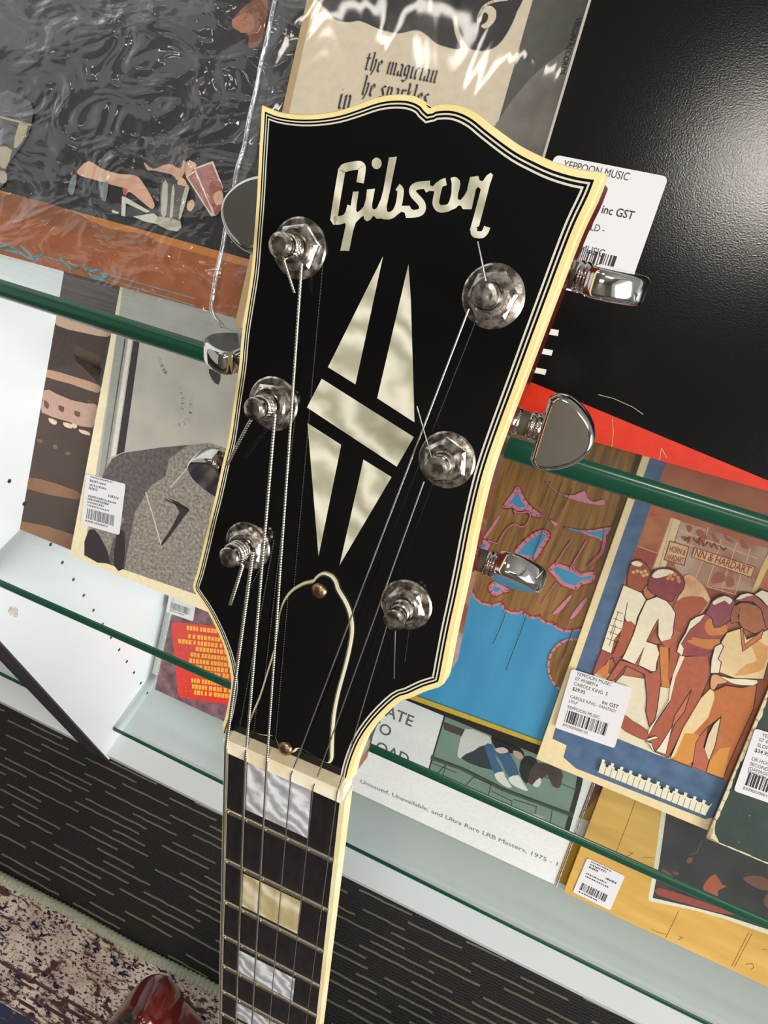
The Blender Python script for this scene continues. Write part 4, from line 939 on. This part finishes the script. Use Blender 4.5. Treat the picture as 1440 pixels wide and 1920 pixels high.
ol_l = [(413.5, 1371), (418, 1356), (423.5, 1336), (429, 1307), (432.5, 1281), (429.5, 1252), (422.5, 1224), (410.5, 1192), (397, 1163), (385, 1141), (369.5, 1118), (363, 1108), (361, 1098), (364, 1086), (369, 1071), (381, 1022), (392.5, 972), (404, 925), (417, 865), (428, 820), (437.5, 752), (447, 687), (452, 629), (460, 574.5), (469.8, 510), (475, 445), (480.5, 370), (484, 300), (487.5, 240), (489, 210), (490, 196)]
ol_t = [(504, 202), (523, 209), (557, 213.5), (596, 212.5), (635, 206), (669, 195), (703, 182.5), (732, 176.5), (761, 176), (781, 180.5), (796, 189), (806, 200), (817, 195.5), (844, 193.5), (868, 198.5), (893, 211), (917, 230), (946, 252), (975, 272), (1004, 287), (1043, 304), (1087, 316), (1133, 322)]
ol_r = [(1131, 336), (1117, 372), (1092, 424), (1068, 484), (1048, 537), (1014, 627), (978.5, 722), (944.5, 812), (921.5, 878), (906, 935), (891, 1002), (879, 1063), (866, 1124), (852, 1186), (840, 1247), (834, 1277), (827, 1288), (799, 1297), (770, 1310), (748, 1318), (710, 1354), (682, 1393), (665, 1434), (657, 1466)]
dens = lambda p: smooth_pts([HD.px(x, y) for x, y in p], 3, False)
L_, T_, R_ = dens(ol_l), dens(ol_t), dens(ol_r)
notch = min(range(len(T_)), key=lambda i: (Vector(T_[i]) - Vector(HD.px(806, 200))).length)
OUT = L_[:-1] + T_[:-1] + R_
SECT = [L_, T_[:notch + 1], T_[notch:], R_]
def side_off(pts, d):
    out = []; n = len(pts)
    for i in range(n):
        a_ = Vector(pts[max(0, i - 1)]); c_ = Vector(pts[min(n - 1, i + 1)]); t = (c_ - a_).normalized(); b_ = Vector(pts[i])
        k_ = d * (1 + .22 * max(-1, min(1, b_.x / 40)))
        out.append(b_ + Vector((-t.y, t.x)) * k_ * SGN)
    e0 = (out[0] - out[1]).normalized() * 6; e1 = (out[-1] - out[-2]).normalized() * 6
    return [out[0] + e0] + out + [out[-1] + e1]
SGN = 1
_a = Vector(L_[20]); _t = (Vector(L_[21]) - _a).normalized()
if (_a + Vector((-_t.y, _t.x))).x < _a.x: SGN = -1
def cross(p, q, r, s_):
    d = q - p; e = s_ - r; den = d.x * e.y - d.y * e.x
    if abs(den) < 1e-12: return None
    t = ((r.x - p.x) * e.y - (r.y - p.y) * e.x) / den; u = ((r.x - p.x) * d.y - (r.y - p.y) * d.x) / den
    return p + d * t if 0 <= t <= 1 and 0 <= u <= 1 else None
def inset(d):
    """outline moved inward by d; the binding looks wider on the treble side"""
    ss = [side_off(p, d) for p in SECT]
    for k_ in range(len(ss) - 1):
        A, B = ss[k_], ss[k_ + 1]; hit = None
        for i in range(len(A) - 2, max(-1, len(A) - 40), -1):
            for j in range(0, min(40, len(B) - 1)):
                c_ = cross(A[i], A[i + 1], B[j], B[j + 1])
                if c_ is not None: hit = (i, j, c_); break
            if hit: break
        if hit: ss[k_] = A[:hit[0] + 1] + [hit[2]]; ss[k_ + 1] = [hit[2]] + B[hit[1] + 1:]
        else: ss[k_] = A[:-1]; ss[k_ + 1] = B[1:]
    ss[0] = ss[0][1:]; ss[-1] = ss[-1][:-1]
    out = []
    for p in ss:
        for v in p:
            if not out or (Vector(out[-1]) - v).length > .02: out.append((v.x, v.y))
    return out
def band(h, d0, d1, m, mb=None):
    b = mb or MB(); b.poly([HD.at(*p, h) for p in inset(d0) + inset(d1)[::-1]], m); return b
hs = obj('headstock', gslab(HD, OUT, 4.9, 14.5, cherry, flare=.6), gt, 'dark cherry headstock wood')
b = band(-.02, .3, 1.5, cream)
def resamp(p, n=260):
    p = [Vector(q) for q in p]; L = [0]
    for q, r in zip(p, p[1:]): L.append(L[-1] + (r - q).length)
    out = []; j = 0
    for i in range(n):
        t = L[-1] * i / (n - 1)
        while j < len(L) - 2 and L[j + 1] < t: j += 1
        out.append(p[j].lerp(p[j + 1], min(1, (t - L[j]) / max(1e-9, L[j + 1] - L[j]))))
    return out
def wall(levels, m):
    SS = []
    for h, d in levels:
        SS.append([HD.at(q.x, q.y, h) for q in resamp(inset(d))])
    b.quadstrip(SS, m, closed=False, caps=False)
wall([(-.02, .3), (.3, .05), (.7, 0), (5.0, -.35)], cream)
obj('headstock_binding', b, hs, 'aged cream binding')
b = MB(); q = inset(1.45); b.poly([HD.at(*p, 0) for p in q], black_gloss)
veneer = obj('headstock_veneer', b, hs, 'gloss black face')
obj('purfling', band(-.03, 2.0, 2.36, purf), hs); obj('purfling', band(-.03, 2.86, 3.28, purf), hs)
# split diamond inlay
k = z(540, 460, 3)
for q in ([(535, 62), (380, 782), (225, 685)], [(678, 105), (691, 300), (712, 996), (502, 860)], [(190, 750), (708, 1078), (612, 1245), (107, 912)], [(110, 1000), (300, 1122), (172, 1750)], [(425, 1205), (583, 1303), (290, 1800)]):
    b = MB(); b.poly([HD.at(*HD.px(x, y), -.05) for x, y in k(*q)], pearl); obj('diamond_inlay', b, hs)
# maker's name in pearl
kg = z(560, 240, 3.4286)
b = MB(); lv = [-.05]
def stroke(pts, w, sm=4):
    q = [HD.px(x, y) for x, y in kg(*pts)]; q = smooth_pts(q, sm, False) if sm else q
    w = w / 3.4286 / 7.35; lv[0] -= .0012; n = len(q); l = []; r = []
    for i in range(n):
        a_ = Vector(q[max(0, i - 1)]); c_ = Vector(q[min(n - 1, i + 1)]); d = (c_ - a_).normalized(); nn = Vector((-d.y, d.x)) * w / 2
        l.append(Vector(q[i]) + nn); r.append(Vector(q[i]) - nn)
    vs = [HD.at(p.x, p.y, lv[0]) for p in l] + [HD.at(p.x, p.y, lv[0]) for p in r]
    b.add(vs, [[i, i + 1, i + 1 + n, i + n] for i in range(n - 1)], pearl)
def dot(c, rx, ry, n=20):
    lv[0] -= .0012; b.add([HD.at(*HD.px(*kg((c[0] + rx * math.cos(t), c[1] + ry * math.sin(t)))[0]), lv[0]) for t in [2 * PI * i / n for i in range(n)]], [list(range(n))], pearl)
def patch(*p):
    lv[0] -= .0012; b.poly([HD.at(*HD.px(x, y), lv[0]) for x, y in kg(*p)], pearl)
stroke([(395, 352), (408, 268), (402, 246), (378, 240), (305, 253), (282, 268), (272, 305), (229, 570), (236, 592), (262, 594), (300, 580), (322, 550), (336, 500)], 50)
patch((350, 410), (387, 408), (372, 500), (370, 530), (378, 542), (396, 530), (412, 512), (420, 560), (395, 580), (368, 608), (351, 660), (325, 790), (268, 788), (303, 625), (298, 608), (315, 560), (335, 500))
patch((440, 395), (491, 390), (473, 490), (473, 515), (485, 525), (500, 517), (516, 494), (530, 560), (500, 580), (480, 563), (462, 590), (440, 600), (424, 588), (415, 560), (405, 530), (420, 500), (432, 460))
dot((502, 228), 32, 37)
patch((581, 190), (632, 184), (588, 400), (566, 505), (568, 532), (580, 545), (590, 580), (500, 583), (495, 560), (510, 500), (530, 455), (545, 395))
stroke([(540, 562), (585, 564), (622, 540), (644, 490), (654, 430), (654, 398), (636, 378)], 42)
patch((668, 500), (715, 500), (724, 520), (742, 528), (750, 556), (686, 565), (682, 545), (660, 538), (640, 555), (640, 510))
stroke([(845, 364), (775, 370), (742, 382), (732, 402), (742, 430), (785, 478), (797, 512), (784, 540), (740, 552), (690, 554)], 44)
patch((806, 392), (845, 368), (862, 376), (884, 352), (905, 340), (900, 390), (880, 408), (840, 404), (820, 416))
stroke([(948, 345), (918, 356), (902, 380), (884, 460), (884, 492), (902, 516), (930, 520), (966, 510), (988, 480), (1004, 420), (1016, 365), (1004, 340), (982, 345)], 42)
patch((985, 328), (1018, 325), (1036, 336), (1040, 362), (1024, 428), (1024, 458), (1040, 464), (1062, 440), (1082, 405), (1102, 316), (1156, 308), (1130, 440), (1112, 522), (1056, 522), (1044, 500), (1028, 498), (1010, 516), (980, 528))
patch((1108, 380), (1155, 308), (1164, 338), (1184, 342), (1208, 306), (1234, 288), (1250, 302), (1236, 345), (1200, 440), (1170, 392), (1152, 378), (1136, 400))
patch((1178, 360), (1240, 320), (1210, 440), (1160, 630), (1100, 660), (1128, 560), (1170, 400))
stroke([(1129, 640), (1126, 670), (1140, 684), (1178, 686), (1200, 666), (1212, 636)], 40)
obj('name_inlay', b, hs, 'pearl script lettering')
# truss rod cover
k = z(380, 1020, 4.174)
tc = [(962, 212), (920, 222), (890, 245), (868, 272), (790, 292), (700, 348), (640, 432), (606, 540), (590, 680), (562, 820), (520, 960), (455, 1170), (400, 1300), (372, 1422), (470, 1482), (560, 1492), (590, 1530), (612, 1592), (645, 1620), (690, 1628), (740, 1610), (772, 1588), (860, 1632), (960, 1690), (1020, 1693), (1028, 1560), (1042, 1350), (1078, 1160), (1128, 980), (1164, 830), (1186, 690), (1178, 570), (1140, 455), (1078, 350), (1060, 292), (1022, 238)]
tcp = smooth_pts([HD.px(x, y) for x, y in k(*tc)], 3)
ar = sum(tcp[i - 1][0] * p[1] - p[0] * tcp[i - 1][1] for i, p in enumerate(tcp))
tcw = offset_poly(tcp, -.1); tcb = offset_poly(tcp, -.95)
cov = obj('truss_rod_cover', gslab(HD, tcb, -1.9, -1.0, black_gloss, flare=.15), gt, 'bell shaped black cover')
obj('white_ply', gslab(HD, tcw, -1.0, 0, mat('ivory_plastic', (232, 224, 190), .35)), cov, 'ivory bevelled edge of the cover')
screw_m = mat('tarnished_brass', (190, 158, 120), .3, 1, var=(500, (120, 90, 66), .2))
for p in ((603, 1103), (540, 1397)):
    b = MB(); u, v = HD.px(*p); o = HD.at(u, v, -1.85); ax = -HD.N
    b.lathe(o, ax, [(2.6e-3, 0), (2.6e-3, .25e-3), (2.2e-3, .85e-3), (1.3e-3, 1.3e-3), (.0002, 1.45e-3)], screw_m, 24)
    dkm = mat('screw_slot', (40, 26, 18), .6)
    for aa in (.5, .5 + PI / 2):
        d = HD.U * math.cos(aa) + HD.V * math.sin(aa); e = HD.U * -math.sin(aa) + HD.V * math.cos(aa)
        b.box(o + ax * 1.15e-3 - d * 1.0e-3 - e * .28e-3, d * 2.0e-3, e * .56e-3, ax * .33e-3, dkm)
    obj('cover_screw', b, cov)

# tuning machines
posts = {'low_e': (562, 466), 'a': (513, 757), 'd': (465, 1023)}
TUN = [((562, 466), -1, (455, 398), -11, 'flat'), ((513, 757), -1, (417, 655), 102, ''), ((465, 1023), -1, (384, 880), 36, ''),
       ((925, 556), 1, (1155, 535), 95, ''), ((838, 862), 1, (1056, 815), 3, ''), ((762, 1133), 1, (975, 1076), 58, '')]
NB = 19.0
dpts = [(0, -7.4), (.5, -9.3), (2.2, -10.7), (4.6, -10.8), (8, -9.6), (11.4, -7.3), (13.9, -4.3), (15.1, -1.5), (15.1, 1.5), (13.9, 4.3), (11.4, 7.3), (8, 9.6), (4.6, 10.8), (2.2, 10.7), (.5, 9.3), (0, 7.4)]
dpts = smooth_pts(dpts, 3)
PW = []
for (wp, sgn, bc, phi, _) in TUN:
    u, v = HD.px(*wp); ax = -HD.N; o = HD.at(u, v, 0)
    cu, cv = HD.px(*bc, NB)
    base = 46.2 * sgn if sgn > 0 else -46.6; D = HD.U * sgn
    b = MB(); b.lathe(HD.at(u, v, 14), HD.N, [(9e-3, 0), (9e-3, 9e-3), (7.5e-3, 10.5e-3)], chrome, 28)
    so = HD.at(u, cv, NB)
    ring = [(3.1, 0), (3.1, 34), (3.3, 36), (3.1, 38), (3.9, 38.6), (3.9, 39.8), (3.1, 40.3), (4.0, 41.0), (4.0, 41.6), (3.2, 42)]
    sh = abs(base) - abs(u)
    off = sh - 49 + 2.5
    b.lathe(so, D, [(3.1e-3, 0), (3.1e-3, (sh - 8.2) * 1e-3), (4.0e-3, (sh - 7.6) * 1e-3), (4.0e-3, (sh - 6.2) * 1e-3), (3.2e-3, (sh - 5.6) * 1e-3)], chrome, 28)
    b.lathe(so, D, [(3.4e-3, (sh - 5.7) * 1e-3), (3.5e-3, (sh - 4.5) * 1e-3), (3.4e-3, (sh - 3.2) * 1e-3)], mat('worn_rubber', (84, 72, 58), .6), 28)
    b.lathe(so, D, [(3.4e-3, (sh - 3.3) * 1e-3), (4.1e-3, (sh - 2.7) * 1e-3), (4.1e-3, (sh - 1.9) * 1e-3), (3.5e-3, (sh - 1.6) * 1e-3), (4.1e-3, (sh - 1.2) * 1e-3), (4.0e-3, (sh - .4) * 1e-3), (3.2e-3, (sh + .6) * 1e-3)], chrome, 28)
    tm = obj('tuning_machine', b, gt, 'chrome tuning machine')
    # button
    ph = math.radians(phi); wd = HD.V * math.cos(ph) + HD.N * math.sin(ph); nm = HD.V * -math.sin(ph) + HD.N * math.cos(ph)
    bo = HD.at(base, cv, NB); b = MB(); rings = []
    for hh, ins in ((-3.7, 1.5), (-3.55, .9), (-3.0, .3), (-2.0, 0), (2.0, 0), (3.0, .3), (3.55, .9), (3.7, 1.5)):
        pp = offset_poly(dpts, -ins) if ins else dpts
        rings.append([bo + (D * x + wd * y + nm * hh) * 1e-3 for x, y in pp])
    b.quadstrip(rings, chrome, True, True)
    obj('tuner_button', b, tm, 'kidney shaped chrome button')
    b = MB(); b.lathe(o, ax, [(7.8e-3, -.1e-3), (7.8e-3, .35e-3), (7.3e-3, .75e-3), (5.6e-3, .95e-3)], chrome_worn, 48, sharp=True); obj('washer', b, tm)
    b = MB(); rf = (HD.U * math.cos(u) + HD.V * math.sin(u))
    b.lathe(o, ax, [(6.4e-3, .9e-3), (6.4e-3, 2.3e-3), (5.5e-3, 3.0e-3)], chrome_worn, 6, smooth=False, ref=rf)
    b.lathe(o, ax, [(5.3e-3, 2.9e-3), (4.7e-3, 3.5e-3), (3.9e-3, 3.55e-3), (3.75e-3, 2.6e-3)], chrome_worn, 40, caps=False, sharp=True)
    obj('hex_nut', b, tm)
    b = MB()
    b.lathe(o, ax, [(3.4e-3, 1e-3), (3.4e-3, 4.6e-3), (3.0e-3, 5.2e-3), (2.5e-3, 6.4e-3), (2.35e-3, 7.6e-3), (2.6e-3, 8.8e-3), (3.0e-3, 9.6e-3), (3.2e-3, 10.1e-3), (3.2e-3, 11.2e-3), (2.9e-3, 11.7e-3), (2.0e-3, 11.95e-3), (.0002, 12e-3)], chrome_worn, 36, sharp=True)
    obj('string_post', b, tm); PW.append((u, v))

# nut, neck, fingerboard
def hw(v): return 21.67 + .0205 * v
NKL = 470
nutq = [(-22.3, -7.0), (22.6, -7.0), (22.9, -.2), (-22.5, -.2)]
obj('nut', gslab(NK, nutq, -1.7, 6, bone), gt, 'bone white nut', bevel=.0014)
obj('fingerboard', gslab(NK, [(-hw(0) + .3, 0), (hw(0) - .3, 0), (hw(NKL) - .3, NKL), (-hw(NKL) + .3, NKL)], 0, 5.5, ebony), gt, 'near black fingerboard')
bm2 = mat('neck_binding', (232, 220, 178), .4, var=(40, (222, 204, 152)))
for s in (-1, 1):
    q = [(s * (hw(0) - .3), 0), (s * (hw(0) + 1.5), 0), (s * (hw(NKL) + 1.5), NKL), (s * (hw(NKL) - .3), NKL)]
    obj('fingerboard_binding', gslab(NK, q, -.02, 5.5, bm2, flare=.25), gt, 'cream binding along the fingerboard')
b = MB(); rings = []
for v, w0, d0 in ((-6, 22.5, 14), (40, 23.3, 15), (150, 25.4, 16.5), (320, 29, 19), (420, 31, 24)):
    rings.append([NK.at(-w0 * math.cos(t), v, 5.5 + d0 * math.sin(t)) for t in [PI * i / 16 for i in range(17)]])
b.quadstrip(rings, cherry, closed=False, caps=False); b.poly(rings[0], cherry)
obj('neck', b, gt, 'cherry neck')
for i in range(1, 21):
    v = 628.65 * (1 - 2 ** (-i / 12)); w0 = hw(v) + .1; b = MB(); rings = []
    for s in (-1, 1):
        rings.append([NK.at(s * w0, v + 1.25 * math.cos(t), -.05 - 1.0 * math.sin(t)) for t in [PI * j / 8 for j in range(9)]])
    b.quadstrip(rings, nickel, closed=False, caps=False); b.poly(rings[0], nickel); b.poly(rings[1][::-1], nickel)
    obj('fret', b, gt)
kk = z(370, 1340, 3.309)
for i, (f, m_) in enumerate(((1, pearl_blue), (3, pearl_gold), (5, pearl_blue), (7, pearl_blue), (9, pearl_blue), (12, pearl_blue), (15, pearl_blue), (17, pearl_gold))):
    if i == 0: q = [NK.px(*p) for p in kk((312, 290), (708, 467), (683, 766), (300, 588))]
    elif i == 1: q = [NK.px(*p) for p in kk((285, 985), (648, 1160), (624, 1362), (276, 1186))]
    elif i == 2: q = [NK.px(*p) for p in kk((262, 1462), (606, 1638), (592, 1776), (254, 1594))]
    else:
        v0 = 628.65 * (1 - 2 ** (-(f - 1) / 12)) + 4; v1 = 628.65 * (1 - 2 ** (-f / 12)) - 4; w0 = hw(v0) * .62; w1 = hw(v1) * .62; q = [(-w0 - 1, v0), (w0 - 1, v0), (w1 - 1, v1), (-w1 - 1, v1)]
    b = MB(); b.poly([NK.at(u, v, -.04) for u, v in q], m_); obj('block_inlay', b, gt)
# strings
STR = [('low', (475, 1034), -6.2, kk((178, 200))[0], (412.5, 1920), .62, True, 2, [(455, 1060), (432, 1133)]),
       ('a', (516, 776), -6.2, kk((300, 262))[0], (442, 1920), .48, True, 1, [(466, 795), (426, 872)]),
       ('d', (566, 494), -6.2, kk((432, 282))[0], (472.5, 1920), .40, True, 0, [(533, 490), (552, 549)]),
       ('g', (879, 579), -6.8, kk((582, 372))[0], (505, 1920), .24, False, 3, [(914, 541), (896, 453)]),
       ('b', (795, 903), -6.8, kk((720, 452))[0], (539.5, 1920), .20, False, 4, [(809, 858), (782, 762)]),
       ('e', (727, 1168), -6.8, kk((868, 482))[0], (573.5, 1920), .17, False, 5, [(741, 1187), (739, 1272)])]
for nm, pp, hp_, nt_, bt, r, wd_, ti, tail in STR:
    m_ = wound if wd_ else steel
    P0 = HD.at(*HD.px(*pp, hp_), hp_); P1 = NK.at(*NK.px(*nt_, -1.9), -1.9); Q = NK.at(*NK.px(*bt, -2.6), -2.6)
    d = (Q - P1).normalized(); end = P1 + d * .600
    b = MB(); b.tube([P0, P0.lerp(P1, .5), P1], r * 1e-3, m_, 12)
    b.tube([P1, Q, end], r * 1e-3, m_, 12)
    u, v = PW[ti]
    for j in range(3):
        hh = -(5.6 + j * (2 * r + .05)) if wd_ else -(6.4 + j * (2 * r + .1)); rp = 2.45 + r
        b.tube([HD.at(u + rp * math.cos(t), v + rp * math.sin(t), hh) for t in [2 * PI * i / 28 for i in range(29)]], r * 1e-3, m_, 8)
    t0 = HD.at(*HD.px(*tail[0], -8), -8); t1 = HD.at(*HD.px(*tail[1], -5), -5)
    b.tube([HD.at(u, v, -8), t0, t1], r * 1e-3, m_, 10)
    obj('string', b, gt, ('wound' if wd_ else 'plain steel') + ' string')
# body: only one horn shows at the foot of the picture
tip = [NK.px(x, y, 32) for x, y in ((342, 1930), (318, 1893), (298, 1871), (280, 1861), (262, 1859), (247, 1864), (226, 1886), (200, 1922), (165, 1972))]
half = [(-29, 440), (-34, 422), (-46, 404)] + tip + [(-146, 480), (-140, 515), (-130, 548), (-140, 590), (-162, 632), (-163, 678), (-130, 710), (-60, 722)]
outl = smooth_pts(half + [(0, 724)] + [(-x, y) for x, y in half[::-1]], 4)
b = MB(); rings = []
for hh, ins in ((14, 5), (15, 3), (18, 1.0), (23, 0), (38, 0), (43, 1.0), (46, 3), (47, 5)):
    rings.append([NK.at(u, v, hh) for u, v in offset_poly(outl, -ins)])
b.quadstrip(rings, cherry, True, True)
obj('body', b, gt, 'glossy cherry body with a pointed horn')
b = MB(); o = NK.at(*NK.px(243, 1912, 10), 12)
b.lathe(o, -NK.N, [(4e-3, 0), (3.4e-3, 2e-3), (5.5e-3, 4.5e-3), (6e-3, 6e-3), (5e-3, 7e-3), (.0002, 7.3e-3)], mat('black_rubber', (24, 22, 20), .5), 28)
obj('strap_button', b, gt, 'dark strap button on the horn')
